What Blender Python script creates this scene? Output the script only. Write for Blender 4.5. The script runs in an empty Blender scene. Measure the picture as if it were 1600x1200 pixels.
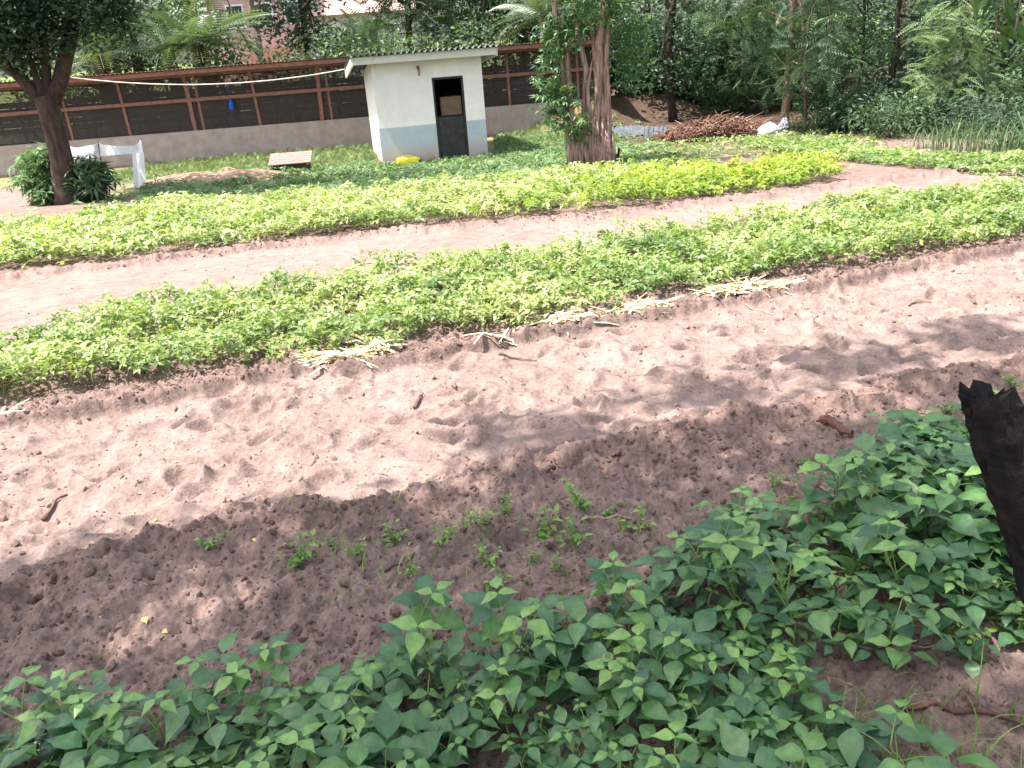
import bpy, math, random
import numpy as np
from math import radians as rad, sin, cos, pi
from mathutils import Vector, Matrix, Euler
random.seed(7); rng = np.random.default_rng(11)
S = bpy.context.scene; C = S.collection

# ------------------------------------------------------------------ camera, sky, sun, exposure
F, PITCH, ROLL, CZ = 1300.0, rad(22.5), rad(4.2), 1.65
cam_d = bpy.data.cameras.new('camera'); cam = bpy.data.objects.new('camera', cam_d); C.objects.link(cam)
S.camera = cam; cam_d.sensor_width = 36; cam_d.lens = 36*F/1600; cam_d.clip_start = .05; cam_d.clip_end = 2000
cam.matrix_world = Matrix.Translation((0, 0, CZ)) @ Matrix.Rotation(pi/2-PITCH, 4, 'X') @ Matrix.Rotation(-ROLL, 4, 'Z')
SUN_EL = rad(66)
SUN_VEC = Vector((cos(SUN_EL)*cos(rad(197)), cos(SUN_EL)*sin(rad(197)), sin(SUN_EL)))   # from the left, slightly camera side
W = bpy.data.worlds.new('World'); S.world = W; W.use_nodes = True
nt = W.node_tree; bg = nt.nodes['Background']
sky = nt.nodes.new('ShaderNodeTexSky'); sky.sky_type = 'NISHITA'; sky.sun_disc = False
sky.sun_elevation = SUN_EL; sky.sun_rotation = math.atan2(SUN_VEC.x, SUN_VEC.y); sky.dust_density = 3.0; sky.air_density = 1.2
hs = nt.nodes.new('ShaderNodeHueSaturation'); hs.inputs['Saturation'].default_value = .55; nt.links.new(sky.outputs[0], hs.inputs['Color'])   # thin haze: a paler sky
nt.links.new(hs.outputs[0], bg.inputs[0]); bg.inputs[1].default_value = .15
sd = bpy.data.lights.new('sun', 'SUN'); sd.energy = 4.8; sd.angle = rad(.55); sd.color = (1, .92, .86)
sun = bpy.data.objects.new('sun', sd); C.objects.link(sun)
sun.rotation_euler = SUN_VEC.to_track_quat('Z', 'Y').to_euler()
S.view_settings.view_transform = 'Standard'; S.view_settings.look = 'None'; S.view_settings.gamma = 1
S.view_settings.exposure = 1.5

# ------------------------------------------------------------------ ground height and photo rays (metres)
def base_h(y):
    t = np.clip((np.asarray(y, float)-2.5)/18., 0, 1)
    return -.85*(t*t*(3-2*t)*.5+t*.5)
def ray(u, v):
    a = (u-800)/F; b = -(v-600)/F; c, s = cos(ROLL), sin(ROLL)
    x = a*c+b*s; y = -a*s+b*c
    return (x, cos(PITCH)+y*sin(PITCH), -sin(PITCH)+y*cos(PITCH))
def at(u, v, h=0.):
    d = ray(u, v); lo = t = .3
    while t < 500 and CZ+d[2]*t-base_h(d[1]*t)-h > 0: lo = t; t *= 1.05
    for _ in range(30):
        m = (lo+t)/2
        if CZ+d[2]*m-base_h(d[1]*m)-h < 0: t = m
        else: lo = m
    return (d[0]*t, d[1]*t)
def up(u, v, Y):
    d = ray(u, v); t = Y/d[1]; return Vector((d[0]*t, Y, CZ+d[2]*t))
def proj(x, y, z):
    z = z-CZ; dep = y*cos(PITCH)-z*sin(PITCH); yy = y*sin(PITCH)+z*cos(PITCH)
    dep = np.where(dep < .05, .05, dep); a = x/dep; b = yy/dep; c, s = cos(ROLL), sin(ROLL)
    return 800+(a*c-b*s)*F, 600-(a*s+b*c)*F
def line(pts, h=0.):
    p = sorted(at(u, v, h) for u, v in pts)
    return np.array([q[0] for q in p]), np.array([q[1] for q in p])
def yl(L, x):          # y of a field line at x, extended straight past its ends
    X, Y = L; x = np.asarray(x, float); r = np.interp(x, X, Y)
    s0 = (Y[1]-Y[0])/(X[1]-X[0]); s1 = (Y[-1]-Y[-2])/(X[-1]-X[-2]); s0 = min(max(s0, .1), .6); s1 = min(max(s1, -.1), .5)
    r = np.where(x < X[0], Y[0]+(x-X[0])*s0, r); return np.where(x > X[-1], Y[-1]+(x-X[-1])*s1, r)
L_ridge = line([(0,940),(250,850),(600,785),(900,715),(1100,675),(1400,612),(1600,575)])
L_rim = line([(0,680),(200,643),(420,605),(600,578),(1000,505),(1150,482),(1400,432),(1600,396)])
L_Bl = line([(0,638),(300,602),(460,580),(700,535),(900,500),(1100,462),(1300,432),(1600,386)])
L_Bu = line([(0,523),(250,465),(500,425),(800,390),(1100,345),(1400,300),(1600,290)], .16)
L_Al = line([(0,430),(300,395),(600,360),(900,335),(1280,290)])
L_Au = line([(0,345),(300,308),(450,300),(600,290),(900,262),(1270,245)], .2)
HB = -.85
def vnoise(x, y, f, seed):
    x = np.asarray(x, float)*f+seed*17.3; y = np.asarray(y, float)*f+seed*9.7
    xi = np.floor(x).astype(np.int64); yi = np.floor(y).astype(np.int64); fx = x-xi; fy = y-yi
    fx = fx*fx*(3-2*fx); fy = fy*fy*(3-2*fy)
    def h(a, b):
        n = (a*374761393+b*668265263+seed*1013904223) & 0xffffffff
        n = ((n ^ (n >> 13))*1274126177) & 0xffffffff
        return ((n ^ (n >> 16)) & 0xffff)/65535.
    return (h(xi,yi)*(1-fx)+h(xi+1,yi)*fx)*(1-fy)+(h(xi,yi+1)*(1-fx)+h(xi+1,yi+1)*fx)*fy
def fbm(x, y, f, seed, o=3):
    r = 0; a = 1; t = 0
    for i in range(o): r = r+a*(vnoise(x, y, f*2**i, seed+i)-.5); t += a; a *= .5
    return r/t*2
def sst(a, b, x): t = np.clip((x-a)/(b-a), 0, 1); return t*t*(3-2*t)
foot = []
_r = random.Random(3)
for i in range(270):
    x = _r.uniform(-3, 6); f = _r.random(); y = float(yl(L_ridge, x))*(1-f)+float(yl(L_rim, x))*f
    foot.append((x, y, _r.uniform(.05, .1), _r.uniform(.035, .06), _r.uniform(-.5, 1.2), _r.uniform(.012, .045)))
for u, v in [(430,70)]: pass
for u, v, s in [(1105,655,1.3),(860,735,1.2),(930,660,1.1),(1280,580,1.2),(1180,560,1.),(1080,595,1.2),(700,690,1.),(820,845,1.2),(650,650,1)]:
    x, y = at(u, v); foot.append((x, y, .11*s, .045*s, .1, .045))
MO = [(at(330,287)[0],at(330,287)[1],1.75,.8,.27),(2.6,24.6,1.2,1.2,.75),(4.2,27,2,1.2,.7)]
def zones(x, y):
    w = fbm(x, y, 1.6, 3)*.14+fbm(x, y, 5, 8)*.1+fbm(x, y, 16, 9)*.06
    dr = y-yl(L_ridge, x)+w; dm = y-yl(L_rim, x)+w*.3; db = y-yl(L_Bl, x)+w; dbu = y-yl(L_Bu, x)+w*1.5; dal = y-yl(L_Al, x)+w*1.5
    path2 = sst(-.06, .2, dr)*sst(.03, -.03, dm)
    path1 = sst(-.1, .3, dbu)*sst(-.3, -.75, dal)
    return dr, dm, db, dbu, dal, path2, path1
def gh(x, y):
    x = np.asarray(x, float); y = np.asarray(y, float); z = base_h(y)
    near = np.clip(1.6-y/9, .12, 1)*np.where(y < 30, 1, 0)
    dr, dm, db, dbu, dal, path2, path1 = zones(x, y)
    dug = np.clip(1-path2-path1, 0, 1)
    z = z+path2*(fbm(x, y, 2.6, 21, 3)*.034+fbm(x, y, 7, 23, 2)*.022)+path1*fbm(x, y, 2, 25, 3)*.02
    cl = np.abs(fbm(x, y, 8, 31, 4)); z = z+dug*near*(fbm(x, y, 3, 41, 3)*.03+(.5-cl)*.04+fbm(x, y, 28, 44, 3)*.02+np.clip(vnoise(x, y, 17, 47)-.5, 0, 1)*.05-np.abs(fbm(x, y, 40, 48, 2))*.014+np.clip(vnoise(x, y, 55, 49)-.6, 0, 1)*.022)
    z = z+path2*near*(np.clip(vnoise(x, y, 14, 51)-.62, 0, 1)*.08*vnoise(x, y, 1.7, 52)+fbm(x, y, 24, 54, 3)*.012*vnoise(x, y, 1.3, 55)+np.clip(vnoise(x, y, 6, 58)-.58, 0, 1)*.08-np.clip(vnoise(x*.6, y*1.7, 5, 59)-.66, 0, 1)*.11)
    bump = np.exp(-((dr+.03)/.11)**2)*(.022+.028*vnoise(x, y, 5, 61)+.03*vnoise(x, y, 18, 62)); z = z+bump
    lip = np.exp(-((dm-.03)/.035)**2)*(.03+.02*vnoise(x, y, 3, 63)); z = z+lip+sst(-.01, .02, dm)*sst(.6, .2, dm)*.025
    z = z+np.exp(-((dbu-.05)/.12)**2)*.02+np.exp(-((dal+.35)/.12)**2)*(.05+.03*vnoise(x, y, 4, 64))
    for (a, b, r1, r2, an, d) in foot:
        m = (np.abs(x-a) < .5) & (np.abs(y-b) < .5)
        if not np.any(m): continue
        X = (x-a)*m; Y = (y-b)*m; c, s = cos(an), sin(an); p = ((X*c+Y*s)/r1)**2+((-X*s+Y*c)/r2)**2
        z = z+m*(-d*np.exp(-p**1.5)+d*.45*np.exp(-((np.sqrt(p)-1.45)/.35)**2))
    for (a, b, r1, r2, d) in MO: z = z+d*np.exp(-(((x-a)/r1)**2+((y-b)/r2)**2)**1.3)*(1+.25*fbm(x, y, 3, 71))
    z = z+np.clip((y-34)/60, 0, 1)*1.0*np.where(x > 4, 1, 0)*0
    return z
def gz(x, y): return float(gh(np.array([x]), np.array([y]))[0])
def sit(u, v, h=0.):
    x, y = at(u, v, h); return Vector((x, y, gz(x, y)))

# ------------------------------------------------------------------ helpers
def tag(o, label=None, cat=None, group=None, kind=None):
    if label: o['label'] = label
    if cat: o['category'] = cat
    if group: o['group'] = group
    if kind: o['kind'] = kind
    return o
def empty(name, loc, rz=0, **k):
    o = bpy.data.objects.new(name, None); o.location = loc; o.rotation_euler = (0, 0, rz); C.objects.link(o); return tag(o, **k)
class MB:
    """collects geometry, then builds ONE mesh object"""
    def __init__(s): s.V = []; s.Fq = []; s.Ft = []; s.T = []; s.n = 0; s.P = []
    def raw(s, v, faces, tint=.5):
        v = np.asarray(v, float).reshape(-1, 3); s.V.append(v)
        s.T.append(np.full(len(v), tint) if np.isscalar(tint) else np.asarray(tint, float))
        for f in faces:
            if len(f) == 4: s.Fq.append(np.array([f])+s.n)
            elif len(f) == 3: s.Ft.append(np.array([f])+s.n)
            else: s.P.append([i+s.n for i in f])
        s.n += len(v)
    def bulk(s, V, q=None, t=None, T=None):
        s.V.append(V); s.T.append(T)
        if q is not None: s.Fq.append(q+s.n)
        if t is not None: s.Ft.append(t+s.n)
        s.n += len(V)
    def box(s, x0, x1, y0, y1, z0, z1, tint=.5, M=None):
        v = np.array([(x, y, z) for z in (z0, z1) for y in (y0, y1) for x in (x0, x1)], float)
        if M is not None: v = np.array([M @ Vector(p) for p in v])
        s.raw(v, [(0,2,3,1),(4,5,7,6),(0,1,5,4),(2,6,7,3),(0,4,6,2),(1,3,7,5)], tint)
    def bar(s, a, b, w, h=None, tint=.5):      # squared timber between two points
        a = Vector(a); b = Vector(b); h = h or w; d = (b-a); L = d.length; q = d.to_track_quat('X', 'Z').to_matrix().to_4x4()
        s.box(0, L, -w/2, w/2, -h/2, h/2, tint, Matrix.Translation(a) @ q)
    def tube(s, pts, rad_, n=8, tint=.5, rough=0., cap=True, seed=0):
        pts = [Vector(p) for p in pts]; R = rad_ if hasattr(rad_, '__len__') else [rad_]*len(pts)
        r = random.Random(seed+len(pts)); V = []; prev = None
        for i, p in enumerate(pts):
            d = (pts[min(i+1, len(pts)-1)]-pts[max(i-1, 0)]).normalized()
            if prev is None: a = d.orthogonal().normalized()
            else: a = (prev-d*prev.dot(d)).normalized()
            prev = a; b = d.cross(a)
            for k in range(n):
                t = 2*pi*k/n; rr = R[i]*(1+rough*(r.random()-.5)*2); V.append(p+a*cos(t)*rr+b*sin(t)*rr)
        f = [(i*n+k, i*n+(k+1) % n, (i+1)*n+(k+1) % n, (i+1)*n+k) for i in range(len(pts)-1) for k in range(n)]
        if cap: f += [tuple(range(n))[::-1], tuple(range((len(pts)-1)*n, len(pts)*n))]
        s.raw([tuple(v) for v in V], f, tint)
    def build(s, name, mat, parent=None, smooth=False, **k):
        V = np.concatenate(s.V); T = np.concatenate(s.T)
        q = np.concatenate(s.Fq).astype(np.int32) if s.Fq else np.zeros((0, 4), np.int32)
        t = np.concatenate(s.Ft).astype(np.int32) if s.Ft else np.zeros((0, 3), np.int32)
        idx = [q.ravel(), t.ravel()]; cnt = [np.full(len(q), 4), np.full(len(t), 3)]
        for p in s.P: idx.append(np.array(p)); cnt.append(np.array([len(p)]))
        idx = np.concatenate(idx).astype(np.int32); cnt = np.concatenate(cnt).astype(np.int32)
        me = bpy.data.meshes.new(name); me.vertices.add(len(V)); me.vertices.foreach_set('co', V.astype(np.float32).ravel())
        me.loops.add(len(idx)); me.loops.foreach_set('vertex_index', idx)
        me.polygons.add(len(cnt)); me.polygons.foreach_set('loop_start', np.concatenate([[0], np.cumsum(cnt)[:-1]]).astype(np.int32))
        me.update(calc_edges=True); me.validate()
        me.polygons.foreach_set('use_smooth', np.full(len(me.polygons), bool(smooth)))
        at_ = me.attributes.new('tint', 'FLOAT', 'POINT')
        if len(me.vertices) == len(T): at_.data.foreach_set('value', T.astype(np.float32))
        me.materials.append(mat); o = bpy.data.objects.new(name, me); C.objects.link(o)
        if parent: o.parent = parent
        return tag(o, **k)
def rotmats(yaw, tilt, roll, ):
    """Rz(yaw) Ry(-tilt)… leaf lies along +x, tilt lifts the tip"""
    cy, sy, ct, st, cr, sr = np.cos(yaw), np.sin(yaw), np.cos(tilt), np.sin(tilt), np.cos(roll), np.sin(roll)
    n = len(yaw); Z = np.zeros(n); O = np.ones(n)
    Rz = np.stack([cy,-sy,Z, sy,cy,Z, Z,Z,O], 1).reshape(n,3,3)
    Ry = np.stack([ct,Z,-st, Z,O,Z, st,Z,ct], 1).reshape(n,3,3)
    Rx = np.stack([O,Z,Z, Z,cr,-sr, Z,sr,cr], 1).reshape(n,3,3)
    return Rz @ Ry @ Rx
def scatter(mb, tmpl, P, R, Sc, T):
    v, q, t = tmpl; v = np.array(v, float); m = len(P); k = len(v)
    V = (np.einsum('nij,kj->nki', R, v)*Sc[:, None, None]+P[:, None, :]).reshape(-1, 3); off = (np.arange(m)*k)[:, None, None]
    Q = (np.array(q)[None]+off).reshape(-1, 4) if q else None; Tt = (np.array(t)[None]+off).reshape(-1, 3) if t else None
    mb.bulk(V, Q, Tt, np.repeat(T, k))
# leaf shapes, unit length along +x
LEAF = ([(0,0,0),(.45,.27,.07),(1,0,-.08),(.45,-.27,.07),(.5,0,0)], None, [(0,4,1),(1,4,2),(0,3,4),(4,3,2)])
LONG = ([(0,0,0),(.4,.13,.04),(1,0,-.16),(.4,-.13,.04),(.45,0,0)], None, [(0,4,1),(1,4,2),(0,3,4),(4,3,2)])
def spray(n, leaf, arr):
    V = []; T = []; Q = []
    for (x, y, z, yaw, tl, sc) in arr:
        R = rotmats(np.array([yaw]), np.array([tl]), np.array([random.uniform(-.3,.3)]))[0]; b = len(V)
        V += [tuple(R @ np.array(p)*sc+np.array((x, y, z))) for p in leaf[0]]; T += [tuple(i+b for i in f) for f in leaf[2]]
    return (V, None, T)
TRI = spray(3, LEAF, [(0,0,0,0,-.1,1),(0,.02,0,1.9,-.15,.85),(0,-.02,0,-1.9,-.15,.85)])
WHORL = spray(6, LONG, [(0,0,0,i*1.05+random.uniform(-.2,.2),random.uniform(-.8,.1),random.uniform(.7,1)) for i in range(6)])
def pinnate(n=11, lw=.028, ll=.2, droop=.35):
    V = []; Q = []
    for i in range(n):
        t = (i+1)/(n+.3); x = t; z = -droop*t*t; L = ll*(1-abs(t-.45)*1.1)
        for s in (1, -1):
            b = len(V); dx = L*.45; V += [(x, 0, z), (x+dx*.5+lw, s*L*.5, z-.01*L), (x+dx, s*L, z-.25*L), (x+dx*.5-lw, s*L*.5, z-.01*L)]; Q.append((b, b+1, b+2, b+3))
    b = len(V); V += [(0,.006,0),(0,-.006,0),(.5,-.005,-droop*.25),(.5,.005,-droop*.25),(1,-.003,-droop),(1,.003,-droop)]; Q += [(b,b+1,b+2,b+3),(b+3,b+2,b+4,b+5)]
    return (V, Q, None)
PIN = pinnate(); PALM = pinnate(22, .012, .34, .55); PINL = pinnate(8, .04, .34, .3)
BLADE = ([(0,-.02,0),(0,.02,0),(.05,.018,.5),(.05,-.018,.5),(.3,0,.95)], [(0,1,2,3)], [(3,2,4)])

# ------------------------------------------------------------------ materials
def nodes(name):
    m = bpy.data.materials.new(name); m.use_nodes = True; N = m.node_tree; b = N.nodes['Principled BSDF']; return m, N, b
def nz(N, scale, detail=4, rough=.6, obj=True):
    tc = N.nodes.new('ShaderNodeTexCoord'); n = N.nodes.new('ShaderNodeTexNoise'); n.inputs['Scale'].default_value = scale
    n.inputs['Detail'].default_value = detail; n.inputs['Roughness'].default_value = rough; N.links.new(tc.outputs['Object'], n.inputs['Vector']); return n
def ramp(N, src, stops):
    r = N.nodes.new('ShaderNodeValToRGB'); e = r.color_ramp.elements
    while len(e) < len(stops): e.new(.5)
    for k, (p, c) in zip(e, stops): k.position = p; k.color = (*c, 1)
    N.links.new(src, r.inputs[0]); return r
def foliage(name, cols, trans=.35, rough=.45, sp=.3):
    m, N, b = nodes(name); a = N.nodes.new('ShaderNodeAttribute'); a.attribute_name = 'tint'
    r = ramp(N, a.outputs['Fac'], [(i/(len(cols)-1), c) for i, c in enumerate(cols)])
    N.links.new(r.outputs[0], b.inputs['Base Color']); b.inputs['Roughness'].default_value = rough; b.inputs['Specular IOR Level'].default_value = sp
    t = N.nodes.new('ShaderNodeBsdfTranslucent'); mx = N.nodes.new('ShaderNodeMixShader'); mx.inputs[0].default_value = trans
    g = N.nodes.new('ShaderNodeMix'); g.data_type = 'RGBA'; g.blend_type = 'MULTIPLY'; g.inputs[0].default_value = 1; g.inputs[7].default_value = (1.15, 1.3, .55, 1)
    N.links.new(r.outputs[0], g.inputs[6]); N.links.new(g.outputs[2], t.inputs[0])
    N.links.new(b.outputs[0], mx.inputs[1]); N.links.new(t.outputs[0], mx.inputs[2]); N.links.new(mx.outputs[0], N.nodes['Material Output'].inputs[0]); return m
def rough_mat(name, c1, c2, scale=6, rough=.85, bump=.3, c3=None, stretch=None, tint=False):
    m, N, b = nodes(name); n = nz(N, scale, 6, .65)
    if stretch:
        mp = N.nodes.new('ShaderNodeMapping'); mp.inputs['Scale'].default_value = stretch; tc = N.nodes.new('ShaderNodeTexCoord')
        N.links.new(tc.outputs['Object'], mp.inputs[0]); N.links.new(mp.outputs[0], n.inputs['Vector'])
    r = ramp(N, n.outputs['Fac'], [(.3, c1), (.7, c2)] if c3 is None else [(.3, c1), (.52, c2), (.72, c3)])
    N.links.new(r.outputs[0], b.inputs['Base Color']); b.inputs['Roughness'].default_value = rough; b.inputs['Specular IOR Level'].default_value = .25
    bp = N.nodes.new('ShaderNodeBump'); bp.inputs['Strength'].default_value = bump; bp.inputs['Distance'].default_value = .02
    N.links.new(n.outputs['Fac'], bp.inputs['Height']); N.links.new(bp.outputs[0], b.inputs['Normal']); return m
M = {}
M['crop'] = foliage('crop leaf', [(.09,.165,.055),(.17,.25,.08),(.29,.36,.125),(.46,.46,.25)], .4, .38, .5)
M['crop_yellow'] = foliage('yellow green leaf', [(.15,.24,.05),(.27,.35,.06),(.4,.42,.08)], .4)
M['crop_dark'] = foliage('weed leaf', [(.07,.135,.06),(.12,.2,.085),(.19,.28,.12)], .3)
M['feather'] = foliage('pale feathery leaf', [(.11,.18,.09),(.18,.26,.13),(.26,.34,.19)], .3)
M['bean'] = foliage('bean leaf', [(.03,.085,.042),(.055,.135,.052),(.09,.19,.06),(.17,.3,.07)], .28, .34, .6)
M['shoot'] = foliage('young long leaf', [(.03,.08,.03),(.06,.14,.045),(.13,.22,.06)], .3, .35, .5)
M['lawn'] = foliage('lawn grass', [(.09,.15,.055),(.15,.21,.085),(.24,.27,.13)], .3)
M['grass'] = foliage('grass blade', [(.09,.2,.04),(.16,.28,.06),(.26,.34,.1)], .35)
M['mango'] = foliage('long leaf', [(.02,.06,.022),(.035,.1,.03),(.07,.16,.04)], .25, .35, .5)
M['darkleaf'] = foliage('dark tree leaf', [(.022,.048,.032),(.042,.08,.047),(.08,.135,.07)], .25, .5)
M['midleaf'] = foliage('mid green tree leaf', [(.036,.072,.043),(.07,.122,.064),(.135,.2,.095)], .3)
M['paleleaf'] = foliage('pale tree leaf', [(.06,.11,.05),(.1,.165,.075),(.18,.25,.115)], .35)
M['palm'] = foliage('palm frond', [(.05,.09,.055),(.095,.145,.085),(.17,.22,.14)], .3, .4, .5)
M['stem'] = foliage('green stem', [(.09,.16,.04),(.16,.22,.06)], .1)
M['litter'] = foliage('plant litter', [(.04,.028,.022),(.08,.055,.04),(.3,.22,.13)], 0, .9)
M['dry'] = foliage('dry stalk', [(.45,.35,.2),(.72,.63,.38),(.85,.8,.62)], .04, .6)
M['brush'] = foliage('dry red brown brush', [(.05,.025,.02),(.15,.07,.05),(.36,.23,.17)], .1, .8)
M['fallen'] = foliage('fallen leaf', [(.45,.4,.12),(.5,.4,.15),(.55,.5,.2)], .2, .6)
M['bark'] = rough_mat('grey brown bark', (.022,.015,.013), (.09,.06,.048), 14, .95, .8, stretch=(1, 1, .25))
M['bark_red'] = rough_mat('red brown bark', (.06,.036,.028), (.28,.18,.145), 16, .95, .9, (.46,.34,.28), stretch=(1.6, 1.6, .2))
M['bark_dark'] = rough_mat('dark bark', (.012,.009,.008), (.05,.035,.028), 12, .95, .8)
M['bark_pale'] = rough_mat('pale bark', (.2,.14,.11), (.38,.28,.23), 10, .9, .4)
M['plaster'] = rough_mat('cement plaster', (.27,.21,.195), (.36,.29,.27), 3.5, .95, .3, (.42,.35,.33))
M['wood_red'] = rough_mat('red brown timber', (.17,.078,.058), (.3,.15,.115), 9, .85, .3)
M['wood_dark'] = rough_mat('old dark boards', (.025,.018,.018), (.07,.05,.045), 5, .9, .3, stretch=(.3, 1, 6))
M['roof_rust'] = rough_mat('rusty roof sheet', (.09,.04,.028), (.19,.09,.06), 4, .6, .2)
M['roof_grey'] = rough_mat('weathered green grey roof sheet', (.06,.085,.08), (.13,.16,.15), 5, .5, .1)
M['white'] = rough_mat('white paint', (.7,.68,.66), (.78,.76,.74), 5, .8, .05)
M['barge'] = rough_mat('dirty white board', (.55,.53,.48), (.68,.66,.6), 8, .8, .1)
M['black'] = rough_mat('dark door paint', (.02,.02,.022), (.05,.05,.052), 6, .6, .1)
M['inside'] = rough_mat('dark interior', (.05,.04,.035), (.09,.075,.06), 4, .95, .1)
M['carton'] = rough_mat('brown carton', (.3,.2,.12), (.42,.3,.2), 6, .9, .1)
M['char'] = rough_mat('charred wood', (.002,.002,.002), (.007,.006,.006), 26, .9, 1.0, (.03,.016,.012))
M['slab'] = rough_mat('pinkish boards', (.2,.11,.095), (.34,.22,.2), 12, .85, .2)
M['sheet'] = rough_mat('grey metal sheet', (.045,.05,.06), (.1,.115,.13), 5, .8, .1)
M['cloth'] = rough_mat('white cloth', (.82,.8,.82), (.9,.88,.9), 6, .8, .1)
M['sack'] = rough_mat('white sack', (.45,.45,.5), (.6,.6,.65), 6, .6, .2)
M['rope'] = rough_mat('pale rope', (.5,.42,.38), (.7,.62,.58), 40, .9, .3)
M['yellow'] = rough_mat('yellow plastic', (.75,.6,.03), (.85,.7,.06), 6, .4, .02)
M['blue'] = rough_mat('blue plastic', (.01,.07,.6), (.02,.12,.8), 6, .3, .02)
M['red_wood'] = rough_mat('reddish wood', (.06,.03,.022), (.16,.08,.058), 16, .85, .4)
M['twig'] = rough_mat('grey twig', (.06,.04,.033), (.16,.11,.09), 20, .9, .4)
M['twig_pale'] = rough_mat('pale twig', (.25,.17,.13), (.4,.3,.22), 20, .9, .4)
M['brick'] = rough_mat('red brick', (.28,.12,.09), (.38,.19,.15), 10, .8, .2)
M['pinkwall'] = rough_mat('pink painted wall', (.45,.29,.26), (.52,.35,.31), 3, .9, .05)
M['pinkroof'] = rough_mat('pale red roof', (.44,.27,.25), (.5,.33,.3), 6, .7, .1)
M['glass'] = rough_mat('dark window glass', (.02,.03,.035), (.04,.05,.06), 3, .1, 0)
M['clod'] = foliage('soil clod', [(.1,.065,.054),(.16,.108,.09),(.25,.175,.15)], 0, .95, .1)
M['heap'] = rough_mat('orange earth', (.3,.15,.09), (.42,.24,.16), 5, .95, .4)
def hut_wall_mat():
    m, N, b = nodes('white and blue grey wall paint'); tc = N.nodes.new('ShaderNodeTexCoord'); sx = N.nodes.new('ShaderNodeSeparateXYZ'); N.links.new(tc.outputs['Object'], sx.inputs[0])
    n = nz(N, 3, 6, .7); r1 = ramp(N, n.outputs['Fac'], [(.3, (.74,.68,.67)), (.7, (.85,.81,.8))]); r2 = ramp(N, n.outputs['Fac'], [(.3, (.36,.41,.48)), (.7, (.46,.52,.59))])
    g = N.nodes.new('ShaderNodeMath'); g.operation = 'GREATER_THAN'; g.inputs[1].default_value = .86; N.links.new(sx.outputs['Z'], g.inputs[0])
    mx = N.nodes.new('ShaderNodeMix'); mx.data_type = 'RGBA'; N.links.new(g.outputs[0], mx.inputs[0]); N.links.new(r2.outputs[0], mx.inputs[6]); N.links.new(r1.outputs[0], mx.inputs[7])
    # splashed earth stain near the foot
    ad = N.nodes.new('ShaderNodeMath'); ad.operation = 'MULTIPLY_ADD'; ad.inputs[1].default_value = .9; ad.inputs[2].default_value = -.45; N.links.new(n.outputs['Fac'], ad.inputs[0])
    s2 = N.nodes.new('ShaderNodeMath'); s2.operation = 'SUBTRACT'; N.links.new(sx.outputs['Z'], s2.inputs[0]); N.links.new(ad.outputs[0], s2.inputs[1])
    mr = N.nodes.new('ShaderNodeMapRange'); mr.inputs[1].default_value = .0; mr.inputs[2].default_value = .55; mr.inputs[3].default_value = .95; mr.inputs[4].default_value = 0; N.links.new(s2.outputs[0], mr.inputs[0])
    m2 = N.nodes.new('ShaderNodeMix'); m2.data_type = 'RGBA'; m2.inputs[7].default_value = (.42,.29,.22,1); N.links.new(mr.outputs[0], m2.inputs[0]); N.links.new(mx.outputs[2], m2.inputs[6]); N.links.new(m2.outputs[2], b.inputs['Base Color']); b.inputs['Roughness'].default_value = .85; return m
M['hutwall'] = hut_wall_mat()
def net_mat():
    m, N, b = nodes('wire netting'); b.inputs['Base Color'].default_value = (.055,.04,.037,1); b.inputs['Roughness'].default_value = .7
    tc = N.nodes.new('ShaderNodeTexCoord'); n = nz(N, 1.2, 3); t = N.nodes.new('ShaderNodeBsdfTransparent'); mx = N.nodes.new('ShaderNodeMixShader')
    mr = N.nodes.new('ShaderNodeMapRange'); mr.inputs[3].default_value = .38; mr.inputs[4].default_value = .58; N.links.new(n.outputs['Fac'], mr.inputs[0])
    N.links.new(mr.outputs[0], mx.inputs[0]); N.links.new(t.outputs[0], mx.inputs[1]); N.links.new(b.outputs[0], mx.inputs[2]); N.links.new(mx.outputs[0], N.nodes['Material Output'].inputs[0]); return m
M['net'] = net_mat()
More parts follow.
